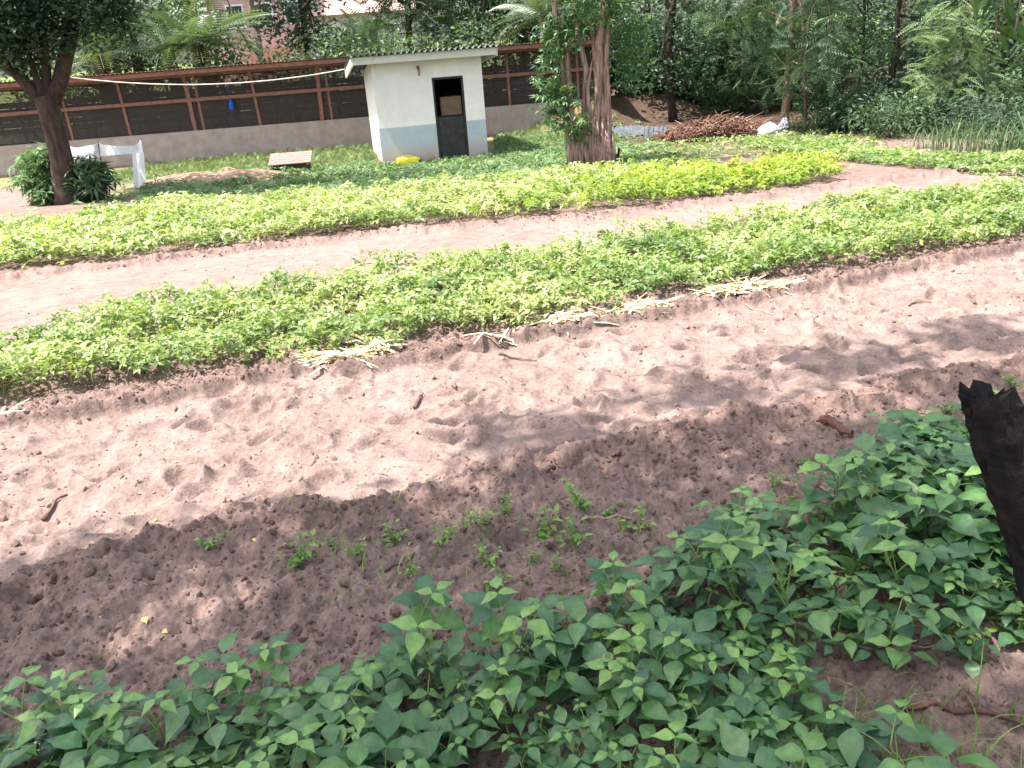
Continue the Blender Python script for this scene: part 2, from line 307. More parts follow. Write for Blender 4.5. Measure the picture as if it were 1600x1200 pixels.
def ground_mat():
    m, N, b = nodes('soil'); c = N.nodes.new('ShaderNodeAttribute'); c.attribute_name = 'soilcol'
    n1 = nz(N, 9, 8, .7); n2 = nz(N, 55, 4, .7); n3 = nz(N, 1.3, 4, .6)
    a = N.nodes.new('ShaderNodeMapRange'); a.inputs[1].default_value = .25; a.inputs[2].default_value = .75; a.inputs[3].default_value = .6; a.inputs[4].default_value = 1.35; N.links.new(n1.outputs['Fac'], a.inputs[0])
    a2 = N.nodes.new('ShaderNodeMapRange'); a2.inputs[1].default_value = .3; a2.inputs[2].default_value = .7; a2.inputs[3].default_value = .74; a2.inputs[4].default_value = 1.25; N.links.new(n2.outputs['Fac'], a2.inputs[0])
    a3 = N.nodes.new('ShaderNodeMapRange'); a3.inputs[1].default_value = .3; a3.inputs[2].default_value = .7; a3.inputs[3].default_value = .85; a3.inputs[4].default_value = 1.12; N.links.new(n3.outputs['Fac'], a3.inputs[0])
    p = N.nodes.new('ShaderNodeMath'); p.operation = 'MULTIPLY'; N.links.new(a.outputs[0], p.inputs[0]); N.links.new(a2.outputs[0], p.inputs[1])
    p2 = N.nodes.new('ShaderNodeMath'); p2.operation = 'MULTIPLY'; N.links.new(p.outputs[0], p2.inputs[0]); N.links.new(a3.outputs[0], p2.inputs[1])
    v = N.nodes.new('ShaderNodeVectorMath'); v.operation = 'SCALE'; N.links.new(c.outputs['Color'], v.inputs[0]); N.links.new(p2.outputs[0], v.inputs['Scale']); N.links.new(v.outputs[0], b.inputs['Base Color'])
    b.inputs['Roughness'].default_value = .95; b.inputs['Specular IOR Level'].default_value = .15
    s = N.nodes.new('ShaderNodeMath'); s.operation = 'MULTIPLY_ADD'; s.inputs[1].default_value = .35; N.links.new(n2.outputs['Fac'], s.inputs[0]); N.links.new(n1.outputs['Fac'], s.inputs[2])
    bp = N.nodes.new('ShaderNodeBump'); bp.inputs['Strength'].default_value = .9; bp.inputs['Distance'].default_value = .025; N.links.new(s.outputs[0], bp.inputs['Height']); N.links.new(bp.outputs[0], b.inputs['Normal']); return m
M['ground'] = ground_mat()

# ------------------------------------------------------------------ ground: one sheet to the horizon
ys = [-8, -5, -3, -1.5, -.5, .2, .7]; y = .95
while y < 9: ys.append(y); y *= 1.003
while y < 40: ys.append(y); y *= 1.012
while y < 1500: ys.append(y); y *= 1.06
ys = np.array(ys); NC = 1100; ss = np.linspace(-1, 1, NC); wid = np.maximum(ys, 0)*.76+1.5+(ys < .9)*6*(1-np.clip(ys, 0, .9)/.9)
X = ss[None]*wid[:, None]; Y = np.repeat(ys[:, None], NC, 1); Z = gh(X, Y)
gv = np.stack([X, Y, Z], 2).reshape(-1, 3); r_, c_ = len(ys), NC
ii = (np.arange(r_-1)[:, None]*c_+np.arange(c_-1)[None]).ravel(); gq = np.stack([ii, ii+1, ii+c_+1, ii+c_], 1)
g = MB(); g.bulk(gv, gq, None, np.zeros(len(gv))); ground = g.build('ground', M['ground'], smooth=True, kind='structure')
x, y = gv[:, 0], gv[:, 1]; dr, dm, db, dbu, dal, path2, path1 = zones(x, y)
sand = np.array((.235,.17,.147)); dugc = np.array((.195,.137,.118)); red = np.array((.17,.114,.096)); grs = np.array((.12,.14,.05)); lit = np.array((.09,.062,.045)); fld = np.array((.13,.17,.05))
col = np.ones((len(gv), 1))*dugc; mixc = lambda a, b, t: a*(1-t[:, None])+b*t[:, None]
col = mixc(col, red, np.exp(-((dr+.05)/.15)**2)*.8); col = mixc(col, sand, np.clip(path2+path1, 0, 1)*(1-.25*np.clip(fbm(x, y, 3, 90), 0, 1)))
col = mixc(col, dugc*.8, np.exp(-((dm-.1)/.12)**2)*.7)
big = sst(15.5, 17, y+fbm(x, y, .8, 91)*.8); col = mixc(col, grs*1.1+dugc*.3, big*sst(7, 4, x))
for (a, b_, r1, r2, d) in MO: col = mixc(col, np.array((.3,.2,.14)) if a < 0 else np.array((.26,.15,.095)), sst(1.3, .7, np.sqrt(((x-a)/r1)**2+((y-b_)/r2)**2)))
lef = sst(-7.5, -8.6, x)*sst(14.5, 15.3, y)*sst(21.5, 20, y); col = mixc(col, sand*.9, lef)
wood = sst(17, 19, y+fbm(x, y, .7, 92)*1.2-np.clip(x-8, 0, 9)*-.35)*sst(2.2, 3.6, x); col = mixc(col, lit, np.maximum(wood, sst(26, 27.5, y))); col = mixc(col, fld, sst(42, 46, y+fbm(x, y, .3, 93)*2))
ca = ground.data.color_attributes.new('soilcol', 'FLOAT_COLOR', 'POINT'); ca.data.foreach_set('color', np.concatenate([col, np.ones((len(col), 1))], 1).astype(np.float32).ravel())

# ------------------------------------------------------------------ the poultry shed
yaw = math.atan2(24.75-22.95, 1.62+13.3)*.75
def make_shed():
    o = Vector((-15.6, 22.95, HB)); L = 19.0; dep = 4.2
    s = empty('poultry_shed', o, yaw, label='long low open sided poultry shed with cement wall, netting and red brown timber frame', cat='shed')
    EH, WH, RH, BACK = 2.22, .78, 1.56, 1.95
    w = MB(); w.box(0, L, 0, .16, -.15, WH); n = 60
    w.build('low_wall', M['plaster'], s)
    w = MB(); w.box(0, L, dep, dep+.16, -.15, WH); w.build('rear_wall', M['plaster'], s)
    w = MB(); w.box(-.05, L, -.12, 0.0-.003, -.15, .045); w.build('footing', M['slab'], s)
    i = 0; x = .7; rr = random.Random(5)
    for k in range(11):
        d = rr.uniform(-.03, .03); wd = .07 if k % 2 else .1
        p = MB(); p.bar((x+d, .08, WH-.02), (x-d, .08, EH+.02), wd, wd); p.build('post', M['wood_red'], s)
        if k % 2 == 0: p = MB(); p.bar((x+.24, .09, WH-.02), (x+.22, .09, EH+.02), .05, .06); p.build('post', M['wood_red'], s)
        p = MB(); p.bar((x+.1, dep+.08, WH-.02), (x+.1, dep+.08, BACK), .08, .08); p.build('post', M['wood_red'], s)
        p = MB(); p.bar((x, -.42, EH+.035), (x, dep+.3, BACK+.03), .06, .08); p.build('rafter', M['wood_red'], s); x += 1.72
    p = MB(); p.bar((0, .035, RH), (L, .035, RH+.02), .05, .085); p.build('rail', M['wood_red'], s)
    p = MB(); p.bar((0, .03, EH-.04), (L, .03, EH-.04), .05, .07); p.build('rail', M['wood_red'], s)
    p = MB(); p.bar((0, -.45, EH+.045), (L, -.45, EH+.055), .04, .1); p.build('fascia', M['wood_red'], s)
    def corr(m, n, amp, y0, y1, z0, z1, x1):
        xs = np.linspace(-.2, x1, n); V = []
        for (yy, zz) in ((y0, z0), (y1, z1)):
            for k, xx in enumerate(xs): V.append((xx, yy, zz+amp*(math.sin(xx*2*pi/.11))))
        V2 = [(a, b, c-.006) for a, b, c in V]; V += V2; N_ = 2*n
        f = [(k, k+1, n+k+1, n+k) for k in range(n-1)]+[(N_+k, N_+n+k, N_+n+k+1, N_+k+1) for k in range(n-1)]+[(k, N_+k, N_+k+1, k+1) for k in range(n-1)]+[(n+k, n+k+1, N_+n+k+1, N_+n+k) for k in range(n-1)]
        m.raw(V, f)
    r = MB(); corr(r, 1200, .012, -.52, dep+.5, EH+.135, BACK+.1, L+.2); r.build('roof', M['roof_rust'], s, True)
    p = MB(); p.raw([(0,.075,WH),(L,.075,WH),(L,.075,EH),(0,.075,EH)], [(0,1,2,3)]); p.raw([(0,.079,WH),(L,.079,WH),(L,.079,EH),(0,.079,EH)], [(3,2,1,0)]); p.build('netting', M['net'], s)
    p = MB(); z = WH+.0
    while z < BACK-.3: p.box(0, L, dep+.02, dep+.05, z+.012, z+.183+rr.uniform(-.006, .0)); z += .19
    p.build('rear_boards', M['wood_dark'], s)
    for k in range(6):   # slatted laying racks inside
        x0 = 1+k*3.0; p = MB()
        for zz in (.6, .95, 1.25): p.box(x0, x0+2.5, 2.3, 2.9, zz, zz+.03)
        for xx in (x0, x0+1.25, x0+2.44): p.box(xx, xx+.06, 2.25, 2.297, 0, 1.35); p.box(xx, xx+.06, 2.903, 2.95, 0, 1.35)
        p.build('rack', M['wood_dark'], s)
    return s
shed = make_shed()
MS = Matrix.Translation((-15.6, 22.95, HB)) @ Matrix.Rotation(yaw, 4, 'Z')
# hanging things by the shed
bm = MB(); c = up(361, 163, 23.7); bm.tube([c+Vector((0,0,-.14)), c+Vector((0,0,-.13)), c+Vector((0,0,.0)), c+Vector((0,0,.05)), c+Vector((0,0,.09)), c+Vector((0,0,.14))], [.05,.06,.06,.05,.022,.022], 14)
bm.tube([c+Vector((0,0,.14)), Vector((c.x, c.y, 1.3))], .004, 5); bm.build('drinker_bottle', M['blue'], smooth=True, label='small blue plastic bottle hanging behind the shed netting', cat='bottle')
a = up(112, 121, 22.1); b = up(545, 107, 21.9); pts = []
for i in range(41):
    t = i/40; p = a.lerp(b, t); p.z -= .26*4*t*(1-t)*(1 if t < 1 else 1); pts.append(p)
bm = MB(); bm.tube(pts, .013, 6, rough=.25); bm.build('clothes_rope', M['rope'], label='pale sagging rope strung along the front of the long shed', cat='rope')

# ------------------------------------------------------------------ the small white hut
def make_hut():
    x0, y0 = -2.53, 19.3; Wd, D, H, HBk, t = 2.42, 3.0, 2.22, 1.93, .15
    s = empty('hut', (x0, y0, HB-.01), rad(11.5), label='small white hut with blue grey base and open dark doorway', cat='hut')
    dx0, dx1, dh = 1.28, 1.98, 1.83
    w = MB()
    w.box(0, dx0, 0, t, -.1, H+.1); w.box(dx1, Wd, 0, t, -.1, H+.1); w.box(dx0, dx1, 0, t, dh, H+.1)
    w.raw([(0,t,-.1),(t,t,-.1),(t,D-t,-.1),(0,D-t,-.1),(0,t,H+.07),(t,t,H+.07),(t,D-t,HBk+.08),(0,D-t,HBk+.08)], [(0,3,2,1),(4,5,6,7),(0,1,5,4),(1,2,6,5),(2,3,7,6),(3,0,4,7)]); w.raw([(Wd-t,t,-.1),(Wd,t,-.1),(Wd,D-t,-.1),(Wd-t,D-t,-.1),(Wd-t,t,H+.07),(Wd,t,H+.07),(Wd,D-t,HBk+.08),(Wd-t,D-t,HBk+.08)], [(0,3,2,1),(4,5,6,7),(0,1,5,4),(1,2,6,5),(2,3,7,6),(3,0,4,7)]); w.box(0, Wd, D-t, D, -.1, HBk)
    w.build('wall', M['hutwall'], s)
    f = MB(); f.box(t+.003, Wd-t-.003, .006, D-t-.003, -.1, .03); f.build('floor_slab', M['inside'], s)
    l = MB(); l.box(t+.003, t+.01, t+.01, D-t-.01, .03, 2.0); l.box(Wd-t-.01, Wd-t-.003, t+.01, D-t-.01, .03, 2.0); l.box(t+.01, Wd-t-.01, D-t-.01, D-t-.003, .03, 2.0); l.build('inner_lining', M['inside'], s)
    fr = MB(); fr.box(dx0, dx0+.045, .01, .12, 0, dh); fr.box(dx1-.045, dx1, .01, .12, 0, dh); fr.box(dx0+.045, dx1-.045, .01, .12, dh-.045, dh); fr.build('door_frame', M['black'], s)
    d = MB(); d.box(dx0+.047, dx1-.047, .06, .1, .05, .98); d.box(dx0+.12, dx1-.12, .052, .059, .14, .88)
    do = d.build('half_door', M['black'], s); h = MB(); h.tube([(dx0+.1, .03, .8), (dx0+.1, .03, .9)], .012, 6); h.build('handle', M['sheet'], do)
    c = MB(); c.box(-.4, Wd+.28, -.33, -.29, H-.01, H+.14); c.build('barge_board', M['barge'], s)
    c = MB(); 
    c.bar((-.42, -.33, H+.07), (-.42, D+.25, HBk+.04), .04, .2); c.build('barge_board', M['barge'], s)
    c = MB(); c.bar((Wd+.3, -.31, H+.05), (Wd+.3, D+.25, HBk+.02), .04, .16); c.build('barge_board', M['barge'], s)
    for k in range(4):
        c = MB(); xx = .07+k*(Wd-.14)/3; c.bar((xx, -.28, H+.06), (xx, D+.2, HBk+.03), .06, .09); c.build('rafter', M['wood_red'], s)
    n = 420; V = []; xs = np.linspace(-.47, Wd+.36, n)
    for off in (0, -.012):
        for yy, zz in ((-.42, H+.18), (D+.35, HBk+.14)):
            for xx in xs: V.append((xx, yy, zz+off+.032*sin(xx*2*pi/.13)))
    f = [(k, k+1, n+k+1, n+k) for k in range(n-1)]+[(2*n+k, 3*n+k, 3*n+k+1, 2*n+k+1) for k in range(n-1)]+[(k, 2*n+k, 2*n+k+1, k+1) for k in range(n-1)]+[(n+k, n+k+1, 3*n+k+1, 3*n+k) for k in range(n-1)]
    r = MB(); r.raw(V, f); r.build('roof', M['roof_grey'], s, True)
    hk = MB(); hk.bar((1.0, -.01, 2.07), (1.0, -.16, 2.05), .05, .06); hk.tube([(1.0, -.13, 2.03), (1.0, -.13, 1.9)], .02, 6); hk.build('lamp_holder', M['wood_red'], s)
    return s, x0, y0
hut, hx, hy = make_hut()
bm = MB(); MH = Matrix.Translation((hx, hy, HB-.01)) @ Matrix.Rotation(rad(11.5), 4, 'Z')
bm.box(1.5, 1.98, .5, .9, .98, 1.38, M=MH); bm.box(1.52, 1.96, .495, .499, 1.16, 1.19, M=MH); bm.build('carton', M['carton'], label='brown box on the shelf just inside the hut doorway', cat='box')
bm = MB(); bm.box(1.35, 2.2, .45, 1.0, .93, .978, M=MH); bm.box(1.36, 1.42, .46, .94, .03, .928, M=MH); bm.box(2.13, 2.19, .46, .94, .03, .928, M=MH); bm.build('shelf_table', M['wood_dark'], label='dark wooden table standing inside the hut behind the half door', cat='table')
# yellow jerrycan lying by the hut
p = Vector((-1.97, 19.2, gz(-1.97, 19.2))); e = empty('jerrycan', (p.x, p.y, p.z), rad(13), label='yellow plastic jerrycan lying in the weeds before the hut', cat='jerrycan')
bm = MB(); bm.box(-.24, .24, -.1, .1, .0, .17)
o = bm.build('can_body', M['yellow'], e); mo = o.modifiers.new('b', 'BEVEL'); mo.width = .04; mo.segments = 3
bm = MB(); bm.tube([(.24, 0, .11), (.28, 0, .11)], .03, 10); bm.build('cap', M['yellow'], e)
bm = MB(); bm.tube([(.1, -.0, .165), (.1, 0, .2), (-.12, 0, .2), (-.12, 0, .165)], .012, 8); bm.build('handle', M['yellow'], e)

# ------------------------------------------------------------------ slatted box on legs, banner, sheets, sack, brush pile
p = sit(458, 272); e = empty('slatted_box', p, rad(5), label='low box with pale pinkish slatted lid on a dark base in the grass', cat='box')
bm = MB(); bm.box(-.48, .48, -.26, .26, -.02, .34); bm.build('box_body', M['wood_dark'], e)
T_ = Matrix.Translation((0, 0, .41)) @ Matrix.Rotation(rad(20), 4, 'X')
for k in range(5): bm = MB(); bm.box(-.56, .56, -.36+k*.15, -.36+k*.15+.135, .02, .05, M=T_); bm.build('slat', M['slab'], e)
for x_ in (-.5, .43): bm = MB(); bm.box(x_, x_+.07, -.36, .38, -.04, .018, M=T_); bm.build('batten', M['slab'], e)
e.scale = (.82, .82, .7)
# white cloth stretched between sticks
e = empty('cloth_banner', sit(160, 290), 0, label='white cloth banner tied between thin sticks beside the left tree', cat='banner')
Yb = 17.6; orig = Vector(e.location)
def cloth(pts_top, pts_bot, name, th=.012):
    n = len(pts_top); V = []
    for k in (0, 1):
        for P_ in (pts_top, pts_bot):
            for i, q in enumerate(P_): V.append(tuple(Vector(q)-orig+Vector((0, k*th+.03*sin(i*1.7+.4), 0))))
    f = [(i, i+1, n+i+1, n+i) for i in range(n-1)]+[(2*n+i, 3*n+i, 3*n+i+1, 2*n+i+1) for i in range(n-1)]+[(i, 2*n+i, 2*n+i+1, i+1) for i in range(n-1)]+[(n+i, n+i+1, 3*n+i+1, 3*n+i) for i in range(n-1)]+[(0, n, 3*n, 2*n), (n-1, 3*n-1, 4*n-1, 2*n-1)]
    b_ = MB(); b_.raw(V, f); return b_.build(name, M['cloth'], e)
top = [(101,221),(106,229),(120,231),(150,225),(153,220),(157,226),(180,228),(210,228),(216,222),(219,217),(222,222)]
bot = [(105,245),(109,248),(122,248),(145,247),(152,246),(160,244),(180,242),(206,240),(214,240),(219,240),(224,239)]
cloth([up(u, v, Yb) for u, v in top], [up(u, v, Yb) for u, v in bot], 'cloth')
cloth([up(u, v, Yb-.02) for u, v in [(206,238),(212,238),(218,238),(225,238)]], [up(u, v, Yb-.06) for u, v in [(209,297),(215,295),(222,292),(229,289)]], 'hanging_flap')
for (u0, v0, u1, v1, nm) in [(102,220,110,290,1),(153,219,162,290,1),(220,216,214,298,1)]:
    a = up(u0, v0, Yb+.03)-orig; b = Vector((up(u1, v1, Yb+.03).x, Yb+.03, gz(a.x+orig.x, Yb)-.05))-orig; bm = MB(); bm.tube([a, b], .014, 6); bm.build('stick', M['twig'], e)

def heap_sheet(name, u, v, w, d, label, rz, tilt=.1, mat='sheet'):
    p = sit(u, v); e = empty(name, p, rz, label=label, cat='metal sheet'); V = []; n = 40
    bm = MB(); xs = np.linspace(-w/2, w/2, n)
    for off in (0, -.006):
        for yy in (-d/2, 0, d/2):
            for xx in xs: V.append((xx, yy, .1+yy*tilt+.025*sin(xx*2*pi/.12)+off+.03*sin(yy*4+xx*2)))
    f = []
    for r0 in (0, 1): f += [(r0*n+k, r0*n+k+1, (r0+1)*n+k+1, (r0+1)*n+k) for k in range(n-1)]+[((3+r0)*n+k, (4+r0)*n+k, (4+r0)*n+k+1, (3+r0)*n+k+1) for k in range(n-1)]
    f += [(k, 3*n+k, 3*n+k+1, k+1) for k in range(n-1)]; bm.raw(V, f); bm.build('sheet', M[mat], e, True); return e
heap_sheet('roofing_sheet', 985, 211, .9, .9, 'pale grey corrugated roofing sheet lying behind the many stemmed tree', rad(10), .12)
heap_sheet('roofing_sheet', 1025, 213, .6, .7, 'small dark edged roofing sheet lying beside the dry brush pile', rad(-12), .18)
def brush():
    e = empty('brush_pile', sit(1120, 216), 0, label='heap of dry reddish brown cut branches under the trees', cat='brush pile')
    bm = MB(); r = random.Random(9); c = Vector((0, 0, 0))
    for i in range(900):
        x = r.gauss(0, .7); x = max(-1.2, min(1.0, x)); h = .4*math.exp(-(x/1.1)**2)+.08; y = r.uniform(-.5, .7); z = r.uniform(.02, h*(1-abs(y)*.8)); L = r.uniform(.15, .5); a = r.uniform(0, 2*pi); el = r.uniform(-.5, .6)
        d = Vector((cos(a)*cos(el), sin(a)*cos(el), sin(el)))*L; p = Vector((x, y, z)); q = p+d
        if q.z < .01: q.z = .01
        bm.tube([p, p.lerp(q, .5)+Vector((r.uniform(-.05,.05), r.uniform(-.05,.05), r.uniform(0, .08))), q], [.012, .009, .004], 3, tint=r.random(), cap=False)
    bm.build('branches', M['brush'], e)
    bm = MB(); n = 9000; R2 = np.random.default_rng(4); x = np.clip(R2.normal(0, .75, n), -1.2, 1.0); h = .44*np.exp(-(x/1.1)**2)+.08; y = R2.uniform(-.55, .7, n); z = R2.uniform(.0, 1, n)**.6*h*(1-np.abs(y)*.8)
    scatter(bm, LONG, np.stack([x, y, z], 1), rotmats(R2.uniform(0, 6.3, n), R2.uniform(-1, 1, n), R2.uniform(-1, 1, n)), R2.uniform(.05, .13, n), R2.random(n)); bm.build('dead_leaves', M['brush'], e)
brush()
def sack(u, v, w, h, label, sd_):
    e = MB(); r = random.Random(sd_); p = sit(u, v); n = 12; V = []
    for i in range(7):
        t = i/6; rr = math.sin(pi*min(1, t*.9+.12))**.6; 
        for k in range(n): a = 2*pi*k/n; q = rr*(1+r.uniform(-.18, .18)); V.append((p.x+w/2*cos(a)*q+t*.06, p.y+w*.35*sin(a)*q, p.z-.02+h*t+r.uniform(-.02, .02)))
    f = [(i*n+k, i*n+(k+1) % n, (i+1)*n+(k+1) % n, (i+1)*n+k) for i in range(6) for k in range(n)]+[tuple(range(6*n, 7*n))]; e.raw(V, f); e.build('sack', M['sack'], label=label, cat='sack')
sack(1197, 214, .5, .34, 'crumpled white sack leaning at the right end of the brush pile', 1)
sack(1222, 206, .26, .36, 'smaller white plastic bag caught beside the brown tree trunk', 2)
# bent fence sticks right of the multi stem tree
bm = MB(); 
p0 = sit(960, 215); p1 = sit(985, 243); bm.tube([(1.9, 16.6, p0.z+.55), (2.2, 16.3, p1.z+.3), (2.55, 16.1, p1.z)], [.03, .03, .025], 6); bm.tube([(1.9, 16.5, p0.z+.3), (2.3, 16.3, p1.z+.1), (2.45, 16.2, p1.z)], [.025, .025, .02], 6); bm.tube([(2.3, 16.25, p1.z), (2.36, 16.25, p1.z+.35)], [.03, .02], 6)
bm.build('dead_branch', M['bark_dark'], label='dark forked dead branch leaning against the many stemmed tree', cat='branch')

# ------------------------------------------------------------------ trees
def limb(a, b, n=6, w=.12, r=random):
    a, b = Vector(a), Vector(b); L = (b-a).length; k1 = Vector((r.uniform(-w, w), r.uniform(-w, w), 0))*L; return [a.lerp(b, i/n)+k1*math.sin(pi*i/n)+(Vector((r.uniform(-1,1), r.uniform(-1,1), 0))*w*.12*L if 0 < i < n else Vector()) for i in range(n+1)]
def taper(n, r0, r1): return [r0+(r1-r0)*i/n for i in range(n+1)]
def crown(vols, nclus, per, tmpl, size, R2, spread=.35, tilt=(-.9, .5), origin=None):
    """leaf clusters spread through ellipsoids (cx,cy,cz,rx,ry,rz), thicker near their shells"""
    bm = MB(); tot = sum(v[3]*v[5] for v in vols)
    for (cx, cy, cz, rx, ry, rz) in vols:
        n = max(3, int(nclus*rx*rz/tot)); d = R2.normal(size=(n, 3)); d /= np.linalg.norm(d, axis=1)[:, None]; rad_ = R2.uniform(.25, 1, n)**.5
        cc = d*rad_[:, None]*np.array((rx, ry, rz))+np.array((cx, cy, cz)); ct = R2.uniform(0, 1, n)
        P = np.repeat(cc, per, 0)+R2.normal(size=(n*per, 3))*spread*np.array((1, 1, .7)); m = len(P)
        T = np.clip(np.repeat(ct, per)*.6+R2.uniform(0, .4, m), 0, 1)
        scatter(bm, tmpl, P, rotmats(R2.uniform(0, 2*pi, m), R2.uniform(tilt[0], tilt[1], m), R2.normal(0, .5, m)), R2.uniform(.6, 1.2, m)*size, T)
    return bm
def tree(name, x, y, label, vols, bark, leaf, tmpl=LEAF, size=.14, nclus=120, per=16, r0=.12, h=3.0, lean=(0, 0), seed=1, group=None, spread=.32, cat='tree', limbs=5, tilt=(-.9, .5)):
    r = random.Random(seed); R2 = np.random.default_rng(seed); z = gz(x, y); e = empty(name, (x, y, z), 0, label=label, cat=cat, group=group)
    bm = MB(); top = Vector((lean[0], lean[1], h)); pts = limb((0, 0, -.1), top, 8, .05, r); bm.tube(pts, taper(8, r0, r0*.6), 10, rough=.1, seed=seed)
    for i in range(limbs):
        v = vols[i % len(vols)]; s_ = pts[4+i % 5]; q = Vector((v[0]+r.uniform(-.6, .6)*v[3], v[1]+r.uniform(-.6, .6)*v[4], v[2]+r.uniform(-.3, .5)*v[5])); bm.tube(limb(s_, q, 6, .12, r), taper(6, r0*.5, r0*.08), 6, rough=.1, seed=i)
    bm.build('trunk', M[bark], e, True)
    crown(vols, nclus, per, tmpl, size, R2, spread, tilt).build('crown', M[leaf], e); return e

# left tree with forked trunk
def left_tree():
    x, y = at(108, 318); z = gz(x, y); e = empty('tree', (x, y, z), 0, label='dark forked tree at the left with a bush around its foot', cat='tree'); o = Vector((x, y, z)); U = lambda u, v, dy=0: up(u, v, y+dy)-o
    bm = MB(); bm.tube([Vector((0, 0, -.1)), U(104, 300), U(96, 250), U(84, 200), U(76, 165), U(70, 150)], [.27, .23, .2, .19, .2, .19], 14, rough=.07)
    for P_, R_ in [([(78,170),(95,125),(102,90),(112,50),(120,0),(125,-80)], [.15,.14,.13,.12,.11,.09]), ([(74,168),(50,140),(25,115),(0,95),(-40,70)], [.13,.12,.1,.1,.08]), ([(72,160),(72,110),(68,65),(60,20),(50,-60)], [.09,.08,.07,.06,.05]), ([(72,160),(58,125),(48,95),(30,40)], [.07,.06,.05,.04]), ([(108,60),(125,45),(150,10),(190,-40)], [.06,.05,.04,.03])]:
        bm.tube([U(u, v, random.uniform(-.15, .15) if i else 0) for i, (u, v) in enumerate(P_)], R_, 10, rough=.08)
    bm.build('trunk', M['bark'], e, True)
    R2 = np.random.default_rng(5)
    def vol(u, v, dy, rx, ry, rz): c = U(u, v, dy); return (c.x, c.y, c.z, rx, ry, rz)
    near = [vol(35,25,-.2,.75,.7,.5), vol(5,75,-.3,.45,.4,.45), vol(45,95,.2,.32,.3,.3), vol(85,55,-.3,.35,.3,.35), vol(150,10,-.4,.6,.45,.42), vol(185,40,-.1,.35,.3,.3), vol(0,10,0,.8,.8,.5), vol(95,-10,.2,.6,.7,.4), vol(130,60,.1,.22,.2,.2)]
    vols = [vol(30,-60,0,1.2,1.2,.8), vol(170,-60,-.7,1.2,.7,.7), (1.2,-.5,5.0,2.0,1.4,.9), (3.4,-.4,5.2,2.2,1.3,.8), (.2,-.3,6,2.2,1.6,.9)]
    k = crown(near, 330, 24, LEAF, .13, R2, .17); k2 = crown(vols, 380, 22, LEAF, .15, R2, .26); k.bulk(np.concatenate(k2.V), None, np.concatenate(k2.Ft), np.concatenate(k2.T))
    k.build('crown', M['darkleaf'], e)
    return x, y
ltx, lty = left_tree()
def bush(name, x, y, w, h, label, leaf='mango', tmpl=LONG, size=.17, n=60, per=16, seed=1, d=None, cat='bush', group=None, lift=.45):
    R2 = np.random.default_rng(seed); z = gz(x, y); e = empty(name, (x, y, z), 0, label=label, cat=cat, group=group); d = d or w
    bm = MB(); r = random.Random(seed)
    for i in range(9): bm.tube(limb((r.uniform(-.1,.1), r.uniform(-.1,.1), -.03), (r.uniform(-.6,.6)*w, r.uniform(-.6,.6)*d, h*r.uniform(.5,.9)), 5, .1, r), taper(5, .02, .005), 5)
    bm.build('stems', M['bark'], e, True)
    crown([(0, 0, h*lift, w*.85, d*.85, h*.5)], n, per, tmpl, size, R2, min(w, h)*.22, (-1.1, .6)).build('foliage', M[leaf], e); return e
bush('bush', ltx-.42, lty+.25, .48, 1.1, 'leafy green bush growing left behind the dark tree trunk', 'crop_dark', seed=3, n=110, tmpl=WHORL, per=3, size=.26)
bush('bush', ltx+.38, lty+.15, .4, .8, 'shaded leafy bush growing against the right side of the dark trunk', 'midleaf', seed=4, n=90, tmpl=WHORL, per=3, size=.26)

